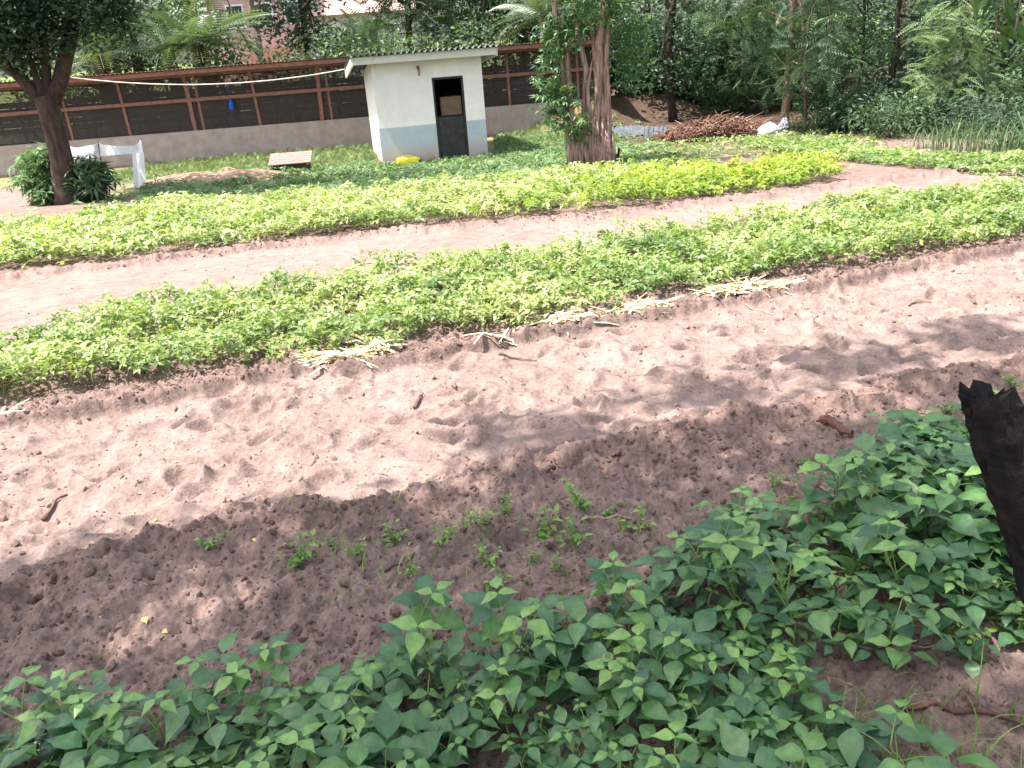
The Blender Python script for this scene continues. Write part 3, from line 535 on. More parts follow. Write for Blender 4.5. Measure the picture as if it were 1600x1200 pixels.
# multi stem tree in the middle
def stem_tree():
    x, y = at(925, 262); z = gz(x, y); e = empty('many_stemmed_tree', (x, y, z), 0, label='tree of many fused red brown stems with green shoots, right of the hut', cat='tree'); o = Vector((x, y, z)); U = lambda u, v, dy=0: up(u, v, y+dy)-o
    bm = MB(); r = random.Random(2)
    main = [([(945,262),(944,200),(938,130),(935,70),(942,20),(945,-60)], [.11,.09,.08,.07,.06,.06]), ([(950,255),(950,180),(946,110),(948,50),(958,0),(965,-60)], [.085,.07,.06,.05,.045,.04]), ([(935,258),(932,190),(934,130),(928,60),(915,10),(905,-50)], [.09,.075,.06,.05,.04,.03]),
            ([(915,260),(912,200),(914,150),(916,110),(905,60),(895,10)], [.08,.07,.06,.05,.045,.035]), ([(903,268),(898,225),(893,180),(890,140),(885,90),(878,20)], [.09,.07,.055,.045,.035,.03]), ([(893,250),(886,190),(882,140),(876,80),(865,0)], [.07,.06,.045,.035,.03]), ([(925,262),(922,215),(922,180),(918,140),(926,90)], [.1,.08,.05,.03,.01]), ([(900,70),(880,60),(868,30),(860,-20)], [.03,.03,.03,.03])]
    for P_, R_ in main: bm.tube([U(u, v, 0 if i < 2 else r.uniform(-.1, .1)) if i else Vector((U(u, v).x, r.uniform(-.08,.08), -.08)) for i, (u, v) in enumerate(P_)], R_, 10, rough=.1, seed=len(P_))
    for i in range(24):
        u = 888+i*3.0+r.uniform(-2, 2); h = r.uniform(175, 215); bm.tube([Vector((U(u, 262).x*.92, r.uniform(-.22, .0), -.08)), U(u, 235, -.12), U(u-r.uniform(-3, 3), h, -.08)], [.055, .045, .02], 7, rough=.1, seed=i)
    bm.build('trunk', M['bark_red'], e, True)
    R2 = np.random.default_rng(6)
    def vol(u, v, dy, rx, ry, rz): c = U(u, v, dy); return (c.x, c.y, c.z, rx, ry, rz)
    crown([vol(868,90,-.1,.22,.25,.28), vol(880,150,-.2,.16,.2,.3), vol(868,170,0,.2,.2,.4), vol(905,195,-.25,.18,.15,.3), vol(982,85,.3,.2,.3,.3), vol(985,60,.2,.35,.4,.4), vol(985,120,.3,.14,.2,.2), vol(895,40,-.1,.25,.3,.25), vol(872,40,0,.3,.3,.3), vol(940,15,-.1,.5,.3,.22), vol(860,125,-.1,.18,.2,.3)], 170, 5, WHORL, .16, R2, .12, (-.5, .3)).build('leafy_shoots', M['shoot'], e)
    crown([vol(900,-40,0,.9,.9,.5), vol(980,-60,.2,1,1,.6), (0,0,4.8,1.8,1.6,.8)], 90, 7, WHORL, .18, R2, .2).build('crown', M['mango'], e)
stem_tree()

# woodland on the right: each tree its own
W_G = 'trees of the shady wood on the right'
def W_(u, v): return at(u, v)
def dtree(u, v, label, seed, leaf='darkleaf', bark='bark_dark', tmpl=LEAF, low=1.1, wid=1.5, r0=.1, size=.15, nclus=110, per=16, lean=(0,0), high=True, extra=(), h=3.2):
    x, y = at(u, v); r = random.Random(seed)
    vols = [(r.uniform(-.3,.3), -.5, low+.3, wid*.6, .3, .5), (r.uniform(-.4,.4), 0, low+.7, wid, wid*.8, .8), (r.uniform(-.8,.8), .3, low+1.8, wid*1.2, wid, .9)]+([(0, .3, 4.8, wid*1.5, wid*1.4, 1)] if high else [])+list(extra)
    return tree('tree', x, y, label, vols, bark, leaf, tmpl, size, int(nclus*1.25), per, r0*.85, h, lean, seed)
dtree(1052, 190, 'black trunked tree standing behind the left end of the brush pile', 21, low=1.0, wid=1.4, r0=.16, nclus=150)
dtree(1010, 180, 'leafy tree between the many stemmed tree and the black trunk', 22, 'midleaf', low=.9, wid=1.1, r0=.07, size=.16)
dtree(1130, 178, 'dark dense tree rising straight behind the brush pile', 23, low=.45, leaf='midleaf', tmpl=PINL, per=6, size=.42, wid=1.7, r0=.1, nclus=200)
dtree(1226, 203, 'tree with a brown trunk beside the white bag', 24, 'midleaf', 'bark_red', low=1.05, wid=1.3, r0=.13, nclus=140, tmpl=PINL, size=.42, per=5)
dtree(1258, 212, 'slim straight pale stemmed tree right of the brown trunk', 25, 'midleaf', 'bark', low=1.2, wid=.9, r0=.045, nclus=80, tmpl=PINL, size=.4, per=4)
dtree(1332, 178, 'thin dark tree in front of the sunlit gap', 26, 'darkleaf', low=1.5, wid=1.2, r0=.06)
dtree(1385, 200, 'bushy dark tree right of the sunlit gap', 27, low=.5, wid=1.1, r0=.09, nclus=150)
dtree(1425, 160, 'tree with a leaning red brown trunk at the top of the wood', 28, 'midleaf', 'bark_red', low=1.6, wid=1.4, r0=.12, lean=(-.6, 0))
dtree(1530, 190, 'dark tree with a trunk leaning right beside the feathery branches', 29, 'darkleaf', low=1.0, wid=1.4, r0=.12, lean=(.9, 0), nclus=130)
dtree(1590, 175, 'dark leafy tree at the far right edge of the wood', 30, low=.6, leaf='midleaf', tmpl=PINL, per=6, wid=1.6, r0=.12, nclus=150, size=.4)
dtree(1180, 160, 'tall dark tree deep in the wood behind the white sack', 31, low=.3, leaf='midleaf', tmpl=PINL, per=6, wid=2.0, r0=.12, nclus=220, size=.42)
dtree(1290, 168, 'dark tree deep in the wood left of the sunlit gap', 32, low=.4, leaf='midleaf', tmpl=PINL, per=6, wid=1.6, r0=.1, nclus=170, size=.42)
dtree(1480, 150, 'shady tree deep in the wood behind the feathery branches', 33, low=.5, wid=2.0, r0=.1, nclus=200, size=.17)
dtree(1080, 160, 'tall leafy tree deep in the wood behind the black trunk', 34, low=.5, leaf='midleaf', tmpl=PINL, per=6, wid=2.0, r0=.12, nclus=220, size=.42)
# feathery low branches on the right (pinnate tree)
x, y = at(1478, 205); r = random.Random(4); R2 = np.random.default_rng(8); e = empty('feathery_tree', (x, y, gz(x, y)), 0, label='young tree with pale feathery drooping branches above the tall grass', cat='tree')
bm = MB(); P_ = []; Yw = []; tt = []
tr = limb((0, 0, -.05), (.5, .2, 2.8), 8, .06, r); bm.tube(tr, taper(8, .06, .03), 8)
for i, (u, v) in enumerate([(1430,160),(1455,150),(1480,130),(1500,145),(1475,85),(1520,75),(1440,40),(1500,15),(1545,100),(1440,60),(1460,20),(1545,165),(1420,120),(1570,140),(1450,100)]):
    q = up(u, v, y-.4+r.uniform(-.5, .4))-e.location; s_ = tr[3+i % 6]; L_ = limb(s_, q, 6, .1, r); bm.tube(L_, taper(6, .018, .005), 5)
    for k in range(34):
        t = r.uniform(.35, 1.05); w = L_[0].lerp(L_[-1], t); P_.append((w.x+r.gauss(0, .09), w.y+r.gauss(0, .12), w.z+r.gauss(0, .06))); Yw.append(r.uniform(0, 6.28)); tt.append(min(1, r.uniform(.3, 1)))
bm.build('trunk', M['bark'], e, True); m = len(P_)
bm = MB(); scatter(bm, PIN, np.array(P_), rotmats(np.array(Yw), R2.uniform(-.5, .3, m), R2.normal(0, .3, m)), R2.uniform(.28, .45, m), np.array(tt)); bm.build('crown', M['feather'], e)
# understory bushes of the wood
US = [(1150,176,1.2,1.0,'low dark bush close behind the brush pile'), (1040,172,1.0,.9,'low bush beside the black tree trunk'), (1290,205,.9,.9,'low shaded bush right of the slim pale stem'), (1345,205,1.0,1.0,'dark green bush under the sunlit gap'), (1395,215,.9,.9,'bush at the wood edge left of the tall grass'),
      (1440,205,.9,.8,'bush behind the left end of the tall grass'), (1500,215,.8,.8,'bush between tufts of the tall grass'), (1560,200,1.2,1.2,'dark bush behind the reed tufts at the right'), (1240,165,1.5,1.3,'broad bush deep in the wood behind the brown trunk'), (1400,165,1.2,.9,'bush deep in the wood below the leaning trunk'), (1010,160,.9,.7,'small bush on the earth bank behind the grey sheets'), (1100,165,1.6,1.5,'broad dark bush deep behind the brush pile'), (1595,230,.7,.7,'low bush at the right edge near the reed')]
for i, (u, v, w, h, lab) in enumerate(US):
    x, y = at(u, v); bush('bush', x, y, w, h, lab, ['darkleaf', 'midleaf', 'mango'][i % 3], LEAF if i % 2 else LONG, .15, 90, 14, 50+i, group='understory bushes in the wood')
for i in range(10):
    p = up(60+i*95, 100, 28.2+(i % 3)*.8); bush('bush', p.x, p.y, 1.4, 3.0+.5*(i % 2), ['dark bush behind the shed wall', 'bushy shrub behind the shed netting'][i % 2]+', number %d from the left'.replace('number %d', ['first','second','third','fourth','fifth','sixth','seventh','eighth','ninth','tenth'][i]), ['paleleaf', 'midleaf', 'midleaf'][i % 3], LEAF, .2, 130, 14, 400+i, group='bushes behind the shed')
for i in range(13):
    p = up(985+i*52, 90, 27.5+(i*37 % 5)*.9); bush('bush', p.x, p.y, 1.7, 2.5+.5*(i % 2), ['first','second','third','fourth','fifth','sixth','seventh','eighth','ninth','tenth','eleventh','twelfth','thirteenth'][i]+' tall bush from the left along the back of the wood', ['darkleaf', 'midleaf', 'darkleaf'][i % 3], LEAF, .22, 130 if i not in (6, 7, 8) else 55, 14, 430+i, group='tall bushes at the back of the wood')
# tall grass tufts
def reed(u, v, h, n, seed, label, mat='paleleaf', arch=.9):
    p = sit(u, v); r = random.Random(seed); bm = MB()
    for i in range(n):
        a = r.uniform(0, 2*pi); x0, y0 = r.gauss(0, .13), r.gauss(0, .13); H = h*r.uniform(.5, 1); w = r.uniform(.004, .01); d = Vector((cos(a), sin(a), 0)); sd_ = Vector((-sin(a), cos(a), 0)); V = []; fl = r.uniform(.3, 1.5)
        for k in range(7):
            t = k/6; q = Vector((x0, y0, 0))+d*(fl*H*.55*t*t)+Vector((0, 0, H*(t-.28*fl*t**3))); ww = w*(1-t)**.6; V += [tuple(q-sd_*ww), tuple(q+sd_*ww)]
        bm.raw(V, [(2*k, 2*k+1, 2*k+3, 2*k+2) for k in range(6)], tint=r.random())
    o = bm.build('tall_grass', M[mat], label=label, cat='grass tuft', group='tufts of tall grass at the wood edge'); o.location = p
for i, (u, v, h, n, lab) in enumerate([(1475,235,.65,60,'tuft of tall grass below the feathery branches'), (1510,240,.8,60,'tall grass tuft right of the feathery branches'), (1440,232,.5,40,'leftmost tuft of tall grass at the wood edge'), (1550,240,.6,50,'tall grass tuft left of the pale reeds'), (1590,245,.9,80,'pale broad bladed reeds at the right edge')]): reed(u, v, h, n, 80+i, lab)

# trees behind the shed
def far_tree(u, Y, label, seed, **k):
    p = up(u, 60, Y); return tree('tree', p.x, Y, label, k.pop('vols'), k.pop('bark', 'bark'), k.pop('leaf', 'midleaf'), k.pop('tmpl', LEAF), k.pop('size', .22), k.pop('nclus', 130), k.pop('per', 16), k.pop('r0', .14), k.pop('h', 5.), seed=seed, **k)
def V3(*c): return [(a, b, z, rx, rx*.8, rz) for (a, b, z, rx, rz) in c]
far_tree(60, 31, 'dark leafy tree behind the left end of the shed', 61, vols=V3((0,0,3.4,2,1.2), (1,0,5,2.4,1.2), (-1.5,0,4.5,2,1.4)), leaf='midleaf')
far_tree(255, 33, 'yellow green tree rising above the palms behind the shed', 62, vols=V3((0,0,4,1.6,1.2), (.4,0,5.3,2,1)), leaf='paleleaf')
far_tree(335, 30.5, 'bare stemmed tree in front of the pink house', 63, vols=V3((.1,0,5.2,1.6,.6)), bark='bark_red', r0=.08, nclus=50)
far_tree(402, 32, 'pale slender trunked tree before the pink house', 64, vols=V3((0,0,5.6,1.5,.7), (.3,0,3.6,.6,.5)), bark='bark_pale', r0=.14, nclus=50)
far_tree(480, 33, 'dark round tree hiding part of the pink house', 65, vols=V3((-.2,0,3.4,1.3,.9), (.6,0,3.0,1.2,.7), (0,0,4.6,1.9,.9)), leaf='darkleaf', nclus=150)
far_tree(545, 36, 'small grey green tree right of the dark round tree', 66, vols=V3((0,0,2.6,1.1,.8), (.8,0,2.9,1,.7)), leaf='paleleaf', tmpl=PINL, size=.6, per=5, nclus=60, h=3.2)
far_tree(650, 30, 'feathery dark tree behind the hut roof', 67, vols=V3((0,0,3.6,1.5,1.1), (1.0,0,4.4,1.6,1.0), (-.8,0,5,1.5,.8)), leaf='midleaf', tmpl=PINL, size=.6, per=6, nclus=150)
far_tree(742, 31, 'tree with a thin pale trunk behind the right end of the hut', 68, vols=V3((0,0,3.4,1.4,1.1), (.6,0,4.8,1.8,1)), bark='bark_pale', r0=.07, leaf='darkleaf', nclus=150)
far_tree(810, 29.5, 'dense dark tree behind the right end of the shed', 69, vols=V3((0,0,3.3,1.3,1), (.8,0,3.0,1.3,1.2), (.3,0,4.8,2,1)), leaf='mango', tmpl=LONG, size=.3, nclus=170)
far_tree(905, 29, 'dark tree just beyond the corner of the shed', 70, vols=V3((0,0,2.3,1.2,1.2), (.3,0,4,1.5,1)), leaf='darkleaf', nclus=170)
far_tree(160, 29.5, 'light green leafy tree behind the palms near the left tree', 71, vols=V3((0,0,3.4,1.2,.9), (0,0,5,1.6,.9)), leaf='midleaf')
# palms
def palm(u, v, Y, n, L, label, seed, h=None):
    c = up(u, v, Y); r = random.Random(seed); R2 = np.random.default_rng(seed); z = gz(c.x, Y); H = c.z-z; e = empty('palm', (c.x, Y, z), 0, label=label, cat='palm', group='palms behind the shed')
    bm = MB(); bm.tube([(0, 0, -.1), (.03, 0, H*.5), (0, 0, H)], [.2, .17, .16], 10, rough=.12); bm.build('trunk', M['bark'], e, True)
    bm = MB(); scatter(bm, PALM, np.tile(np.array([[0, 0, H]]), (n, 1))+R2.normal(0, .06, (n, 3)), rotmats(np.arange(n)*2.399, R2.uniform(-.1, 1.2, n), R2.normal(0, .2, n)), R2.uniform(.8, 1.1, n)*L, R2.random(n)); bm.build('crown', M['palm'], e)
palm(150, 88, 27.5, 26, 1.7, 'short palm directly right of the left tree behind the shed', 1)
palm(205, 60, 29, 26, 2.0, 'second palm from the left tree, behind the shed roof', 2)
palm(262, 75, 28, 28, 1.9, 'middle palm with pale arching fronds behind the shed roof', 3)
palm(315, 70, 28.5, 30, 2.0, 'tall spiky palm just left of the pink house', 4)
palm(580, 72, 33, 26, 1.7, 'palm before the white wall left above the hut roof', 5)
palm(850, 25, 27, 24, 1.9, 'palm with a long pale frond over the right end of the shed', 6)
for i, (u, Y, leaf, lab) in enumerate([(30,60,'paleleaf','distant tree behind the far left of the shed'), (180,55,'paleleaf','distant pale tree beyond the palms'), (300,62,'midleaf','distant tree left of the pink house'), (700,55,'paleleaf','distant pale tree beyond the hut'), (820,60,'midleaf','distant tree beyond the right end of the shed'), (960,52,'midleaf','distant tree beyond the many stemmed tree'), (1080,58,'darkleaf','distant tree beyond the black trunk'), (1200,52,'midleaf','distant tree beyond the brush pile'), (1330,66,'paleleaf','distant sunlit tree seen through the gap'), (1450,60,'paleleaf','distant sunlit tree beyond the feathery branches'), (1580,56,'midleaf','distant tree beyond the right edge of the wood')]):
    far_tree(u, Y, lab, 90+i, vols=V3((0,0,2.6,3.4,2.2), (-1.5,0,5.2,3,2), (1.6,0,5,3,2.2), (0,0,7.4,3,1.4)), leaf=leaf, size=.4, nclus=120, per=14, spread=.6, r0=.25, group='distant trees', h=6)

# pink house far behind
def house():
    Y = 46; a = up(345, 95, Y); b = up(640, 60, Y); x0, x1 = a.x, b.x; e = empty('pink_house', (x0, Y, HB), 0, label='pink and white house seen between the trees behind the shed', cat='house'); Wd = x1-x0
    xm = Wd*.45
    w = MB(); w.box(0, xm, 0, 6, -.2, 6.2); w.build('pink_wall', M['pinkwall'], e)
    w = MB(); w.box(xm+.003, Wd, .6, 6, -.2, 4.3); w.build('white_wall', M['white'], e)
    w = MB(); w.box(-.003+Wd*.18, Wd*.42, -.8, -.003, -.2, 2.9); w.build('brick_porch', M['brick'], e)
    for k in range(3):
        f = MB(); xx = .7+k*1.45; f.box(xx, xx+.9, -.03, .0-.003, 3.9, 5.0); fo = f.build('window', M['white'], e); g_ = MB(); g_.box(xx+.08, xx+.82, -.045, -.033, 3.98, 4.92); g_.build('pane', M['glass'], fo)
    for k in range(2):
        f = MB(); xx = xm+.8+k*2.4; f.box(xx, xx+1.1, .57, .597, 1.7, 2.9); fo = f.build('window', M['white'], e); g_ = MB(); g_.box(xx+.08, xx+1.02, .555, .567, 1.78, 2.82); g_.build('pane', M['glass'], fo)
    r = MB(); r.raw([(xm-.4,-.1,4.2),(Wd+.5,-.1,4.2),(Wd+.5,3.3,6.6),(xm-.4,3.3,6.6),(xm-.4,6.6,4.2),(Wd+.5,6.6,4.2)], [(0,1,2,3),(3,2,5,4),(0,3,4),(1,5,2),(0,4,5,1)]); r.build('roof', M['pinkroof'], e)
    r = MB(); r.raw([(-.5,-.6,6.2),(xm+.3,-.6,6.2),(xm+.3,3,8.4),(-.5,3,8.4),(-.5,6.6,6.2),(xm+.3,6.6,6.2)], [(0,1,2,3),(3,2,5,4),(0,3,4),(1,5,2),(0,4,5,1)]); r.build('roof', M['pinkroof'], e)
house()

# ------------------------------------------------------------------ crop beds (nobody could count them)
R2b = np.random.default_rng(2)
def w2(x, y): return fbm(x, y, 3, 77)
def bed(name, label, inside, bbox, dens, mat, size, hmax, seed, tmpl=TRI, cl=.3, thin=0., tintf=None, stemmat=True, cat='crop bed'):
    R2 = np.random.default_rng(seed); x0, x1, y0, y1 = bbox; n = int((x1-x0)*(y1-y0)*dens)
    x = R2.uniform(x0, x1, n); y = R2.uniform(y0, y1, n); w = fbm(x, y, 1.8, seed)*.2+fbm(x, y, 7, seed+2)*.14+R2.normal(0, .05, n); k = inside(x, y, w); x, y, w = x[k], y[k], w[k]
    cov = vnoise(x, y, 3.2, seed+4)*.6+vnoise(x, y, 8, seed+5)*.4; k = cov > thin*R2.uniform(.5, 1.3, len(x)); x, y, cov = x[k], y[k], cov[k]; n = len(x)
    hh = hmax*(.2+1.15*np.clip(cov, 0, 1))*(.8+.45*vnoise(x, y, 14, seed+7)); f = R2.uniform(.25, 1, n)**.6; z = gh(x, y)+hh*f
    u, v = proj(x, y, z); k = (u > -260) & (u < 1860); x, y, z, hh, f = x[k], y[k], z[k], hh[k], f[k]; n = len(x)
    k = ((x-MO[0][0])/1.7)**2+((y-MO[0][1])/.75)**2 > 1+w2(x, y)*.5; x, y, z, hh, f = x[k], y[k], z[k], hh[k], f[k]; n = len(x)
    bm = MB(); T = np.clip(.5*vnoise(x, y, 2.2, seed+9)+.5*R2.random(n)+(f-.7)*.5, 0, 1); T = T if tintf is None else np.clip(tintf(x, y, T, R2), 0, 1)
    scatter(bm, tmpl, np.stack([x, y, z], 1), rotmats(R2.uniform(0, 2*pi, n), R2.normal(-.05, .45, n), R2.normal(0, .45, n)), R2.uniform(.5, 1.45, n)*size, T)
    k = R2.random(n) < .28; P = np.stack([x[k], y[k], z[k]-hh[k]*f[k]-.01], 1)
    for i in range(1): scatter(bm, ([(0,-.005,0),(0,.005,0),(.02,.004,1),(.02,-.004,1)], [(0,1,2,3)], None), P, rotmats(R2.uniform(0, 6.3, len(P)), R2.normal(0, .12, len(P)), R2.normal(0, .15, len(P))), hh[k]*f[k], R2.uniform(0, .4, len(P)))
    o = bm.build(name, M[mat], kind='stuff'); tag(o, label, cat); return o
bed('crop_bed', 'bright green leafy crop growing in the long bed beside the sandy path', lambda x, y, w: (y > yl(L_Bl, x)+.02+w) & (y < yl(L_Bu, x)-.02+w*1.6), (-6, 9.5, 3.2, 12), 1250, 'crop', .05, .24, 101, thin=.3, tintf=lambda x, y, T, R: T+.25*(fbm(x, y, .9, 7) > .3)*R.random(len(x))-.1)
bed('crop_bed', 'pale green leafy crop growing in the far long bed before the hut', lambda x, y, w: (y > yl(L_Al, x)+w*1.6) & (y < yl(L_Au, x)+w*2) & (x < 1.1+w*6+(y-11)*.35+R2b.normal(0, .5, len(x))), (-11, 5, 7.5, 17), 560, 'crop', .072, .27, 111, thin=.3, tintf=lambda x, y, T, R: T+.12)
bed('crop_bed', 'yellow green crop patch at the right end of the far bed', lambda x, y, w: (y > yl(L_Al, x)+w*1.6) & (y < yl(L_Au, x)+w*2) & (x >= 1.1+w*6+(y-11)*.35+R2b.normal(0, .5, len(x))) & (x < 4.3+w*3+(y-10)*.3), (0, 8, 7.5, 17), 560, 'crop_yellow', .075, .27, 121, thin=.2, tintf=lambda x, y, T, R: T+.2*(y > 11.5)-.15)
bed('low_weeds', 'low green weeds and seedlings growing around the hut', lambda x, y, w: (y > yl(L_Au, x)+.1) & (y < np.where(x > -.1, 23.6, 20.0)+w*3) & (x > -7.3+w*5+(18-y)*.3) & (x < 3.3+w*6) & ~((x > -2.8) & (x < 0.0) & (y > 19.95)), (-10, 4.5, 14, 24.2), 200, 'crop_dark', .09, .1, 131, thin=.42, cat='weeds')
bed('low_weeds', 'strip of low green creeping weeds along the wood edge at the right', lambda x, y, w: (y > yl(line([(1215,245),(1330,255),(1480,270),(1600,278)]), x)+w) & (y < yl(line([(1215,222),(1330,230),(1480,250),(1600,250)]), x)+.3+w*2) & (x > 5.3), (5, 12, 9, 19), 330, 'crop', .08, .14, 141, thin=.22, tintf=lambda x, y, T, R: T*.75, cat='weeds')
GR = [(0,0,0)]
bed('grass', 'short bright grass growing along the foot of the shed wall', lambda x, y, w: (y > 19.8+w*5) & (y < 22.9+(x+15)*.09) & (x > -9.6+w*2) & ~((x > -2.8) & (x < .1) & (y > 20)), (-13, 3, 18.5, 24.8), 260, 'lawn', .14, .03, 151, thin=.4, tmpl=(lambda r: (sum([[tuple(np.array(((p[0]+dx), p[1]*1.4+dy, p[2]*h))) for p in BLADE[0]] for dx, dy, h in r], []), [tuple(a+5*i for a in (0,1,2,3)) for i in range(len(r))], [tuple(a+5*i for a in (3,2,4)) for i in range(len(r))]))([(0,0,1),(.1,.15,.8),(-.12,.08,.7),(.02,-.16,.9)]), cat='grass')
bed('grass', 'patchy weeds and grass before the brush pile', lambda x, y, w: (y > 15.8+w*3) & (y < 20.0) & (x > 2.1), (2, 7.5, 14, 21), 60, 'crop', .09, .1, 161, thin=.45, cat='grass')
bed('grass', 'tall sunlit grass on the open field beyond the wood', lambda x, y, w: (y > 44) & (x > 5), (5, 55, 44, 66), 9, 'grass', .75, .05, 171, tmpl=(lambda r: (sum([[tuple(np.array(((p[0]+dx), p[1]*3+dy, p[2]*h))) for p in BLADE[0]] for dx, dy, h in r], []), [tuple(a+5*i for a in (0,1,2,3)) for i in range(len(r))], [tuple(a+5*i for a in (3,2,4)) for i in range(len(r))]))([(0,0,1),(.2,.3,.8),(-.3,.2,.7),(.1,-.3,.9)]), cat='grass')

# ------------------------------------------------------------------ foreground bean plants, each its own thing
def leafmesh(n=7):
    """one ovate bean leaflet along +x, folded along the midrib, tip drooping"""
    V = []; W_ = [0, .13, .225, .275, .28, .25, .195, .13, .07, .028, 0]; N_ = len(W_)
    for i, w in enumerate(W_):
        t = i/(N_-1); z = -.12*t*t+.04*sin(t*5)
        if w == 0: V.append((t, 0, z))
        else: V += [(t, w, z+.2*w-.01+.018*sin(i*2.1)), (t, 0, z), (t, -w, z+.2*w-.01+.018*sin(i*1.7+1))]
    F_ = [(0,2,1),(0,3,2)]
    for k in range(N_-3): a = 1+3*k; F_ += [(a, a+1, a+4, a+3), (a+1, a+2, a+5, a+4)]
    e_ = 1+3*(N_-3); F_ += [(e_,e_+1,e_+3),(e_+1,e_+2,e_+3)]; return V, F_
LV, LF = leafmesh()
def bean_proto(seed, H, nl, size):
    r = random.Random(seed); st = MB(); fo = MB(); bend = Vector((r.uniform(-.05,.05), r.uniform(-.05,.05), 0)); ax = [Vector((0, 0, -.02))+bend*(t*t)+Vector((0, 0, H*t)) for t in (0, .25, .5, .75, 1)]
    st.tube(ax, [.0045,.004,.0035,.003,.002], 6, tint=.3)
    for i in range(nl):
        t = .25+.75*i/max(1, nl-1); k = min(3, int(t*4)); p = ax[k].lerp(ax[k+1], t*4-k); a = i*2.4+r.uniform(-.4, .4); pl = (.05+.1*(1-abs(t-.6)))*r.uniform(.7, 1.1)*(H/.28); el = r.uniform(.3, 1.0)
        d = Vector((cos(a)*cos(el), sin(a)*cos(el), sin(el))); q = p+d*pl; st.tube([p, p.lerp(q, .5)+Vector((0, 0, .008)), q], [.002,.0018,.0015], 5, tint=r.uniform(.3, 1), cap=False)
        sz = size*r.uniform(.65, 1.3)*(.55 if t > .93 else 1); tn = r.random()**1.2*.85 if t < .9 else r.uniform(.7, 1); dr_ = r.uniform(-.3, .3)
        for da, off in ((0, .02), (1.75, 0), (-1.75, 0)):
            R_ = Matrix.Rotation(a+da+r.uniform(-.2, .2), 3, 'Z') @ Matrix.Rotation(-(dr_+r.uniform(-.2, .2)), 3, 'Y') @ Matrix.Rotation(r.uniform(-.35, .35), 3, 'X'); s_ = sz*(1 if da == 0 else .88); c0 = q+Vector((cos(a), sin(a), 0))*off
            fo.raw([tuple(c0+R_ @ Vector(v)*s_) for v in LV], LF, tint=np.clip(tn+r.uniform(-.1, .1)+np.array([.14 if abs(v[1]) < .001 else 0 for v in LV]), 0, 1))
    return st, fo
def copy_tree(o, parent=None):
    c = o.copy(); C.objects.link(c)
    if parent: c.parent = parent
    for ch in [k for k in KIDS.get(o.name, [])]: d = ch.copy(); C.objects.link(d); d.parent = c
    return c
KIDS = {}
protos = []
BL = 'dark green bean plant with broad three part leaves in the shaded foreground bed'
SL = 'small sprawling green weed on the shaded soil at the bed edge'
for i, (H, nl, sz) in enumerate([(.18,8,.095),(.22,9,.1),(.15,7,.088),(.25,9,.1),(.19,8,.11),(.11,6,.07)]):
    e = empty('bean_plant', (0,0,0), 0, label=BL, cat='bean plant', group='bean plants in the foreground bed'); st, fo = bean_proto(200+i, H, nl, sz)
    KIDS[e.name] = [st.build('stem', M['stem'], e, True), fo.build('foliage', M['bean'], e, True)]; protos.append(e)
def inpoly(u, v, poly):
    c = np.zeros(len(u), bool); n = len(poly)
    for i in range(n):
        x1, y1 = poly[i]; x2, y2 = poly[(i+1) % n]; k = ((y1 > v) != (y2 > v)) & (u < (x2-x1)*(v-y1)/(y2-y1+1e-9)+x1); c ^= k
    return c
POLY = [(-160,1085),(0,1062),(130,1040),(300,1030),(430,1015),(560,980),(640,930),(720,905),(800,940),(900,900),(1000,860),(1060,825),(1150,800),(1200,745),(1290,720),(1310,680),(1390,680),(1450,630),(1530,640),(1640,630),(1760,700),(1760,920),(1590,960),(1480,930),(1350,960),(1270,1000),(1330,1090),(1470,1120),(1540,1330),(-160,1380)]
R2 = np.random.default_rng(77); gx, gy = np.meshgrid(np.arange(-2.2, 3.2, .106), np.arange(1.15, 4.2, .106)); bx = (gx+R2.uniform(-.055, .055, gx.shape)).ravel(); by = (gy+R2.uniform(-.055, .055, gx.shape)).ravel()
bz = gh(bx, by); u, v = proj(bx, by, bz+.22); k = inpoly(u, v, POLY) & ((R2.random(len(u)) < np.where((u > 1180) & (v < 1000) & (u < 1480), .7, 1.))) & (u > -150) & (u < 1720) & (v < 1420) & ~((np.abs(bx-1.45) < .16) & (np.abs(by-1.38) < .16))
used = set(); nb = 0
for x_, y_, z_, u_ in zip(bx[k], by[k], bz[k], u[k]):
    i = random.randrange(6); o = protos[i] if i not in used else copy_tree(protos[i]); used.add(i); s_ = random.uniform(.75, 1.25)*min(1, max(.78, y_/2.4))
    o.location = (x_, y_, z_); o.rotation_euler = (random.uniform(-.12, .12), random.uniform(-.12, .12), random.uniform(0, 6.28)); o.scale = (s_,)*3; nb += 1
pass
for k_ in ('bean',):      # faint mottling of the leaf surface
    N = M[k_].node_tree; pb = N.nodes['Principled BSDF']; l_ = pb.inputs['Base Color'].links[0]; src = l_.from_socket; n_ = nz(N, 45, 4, .7); mr = N.nodes.new('ShaderNodeMapRange'); mr.inputs[1].default_value = .3; mr.inputs[2].default_value = .7; mr.inputs[3].default_value = .7; mr.inputs[4].default_value = 1.3; N.links.new(n_.outputs['Fac'], mr.inputs[0]); vm = N.nodes.new('ShaderNodeVectorMath'); vm.operation = 'SCALE'; N.links.new(src, vm.inputs[0]); N.links.new(mr.outputs[0], vm.inputs['Scale']); N.links.new(vm.outputs[0], pb.inputs['Base Color']); bp = N.nodes.new('ShaderNodeBump'); bp.inputs['Strength'].default_value = .35; bp.inputs['Distance'].default_value = .004; N.links.new(n_.outputs['Fac'], bp.inputs['Height']); N.links.new(bp.outputs[0], pb.inputs['Normal'])
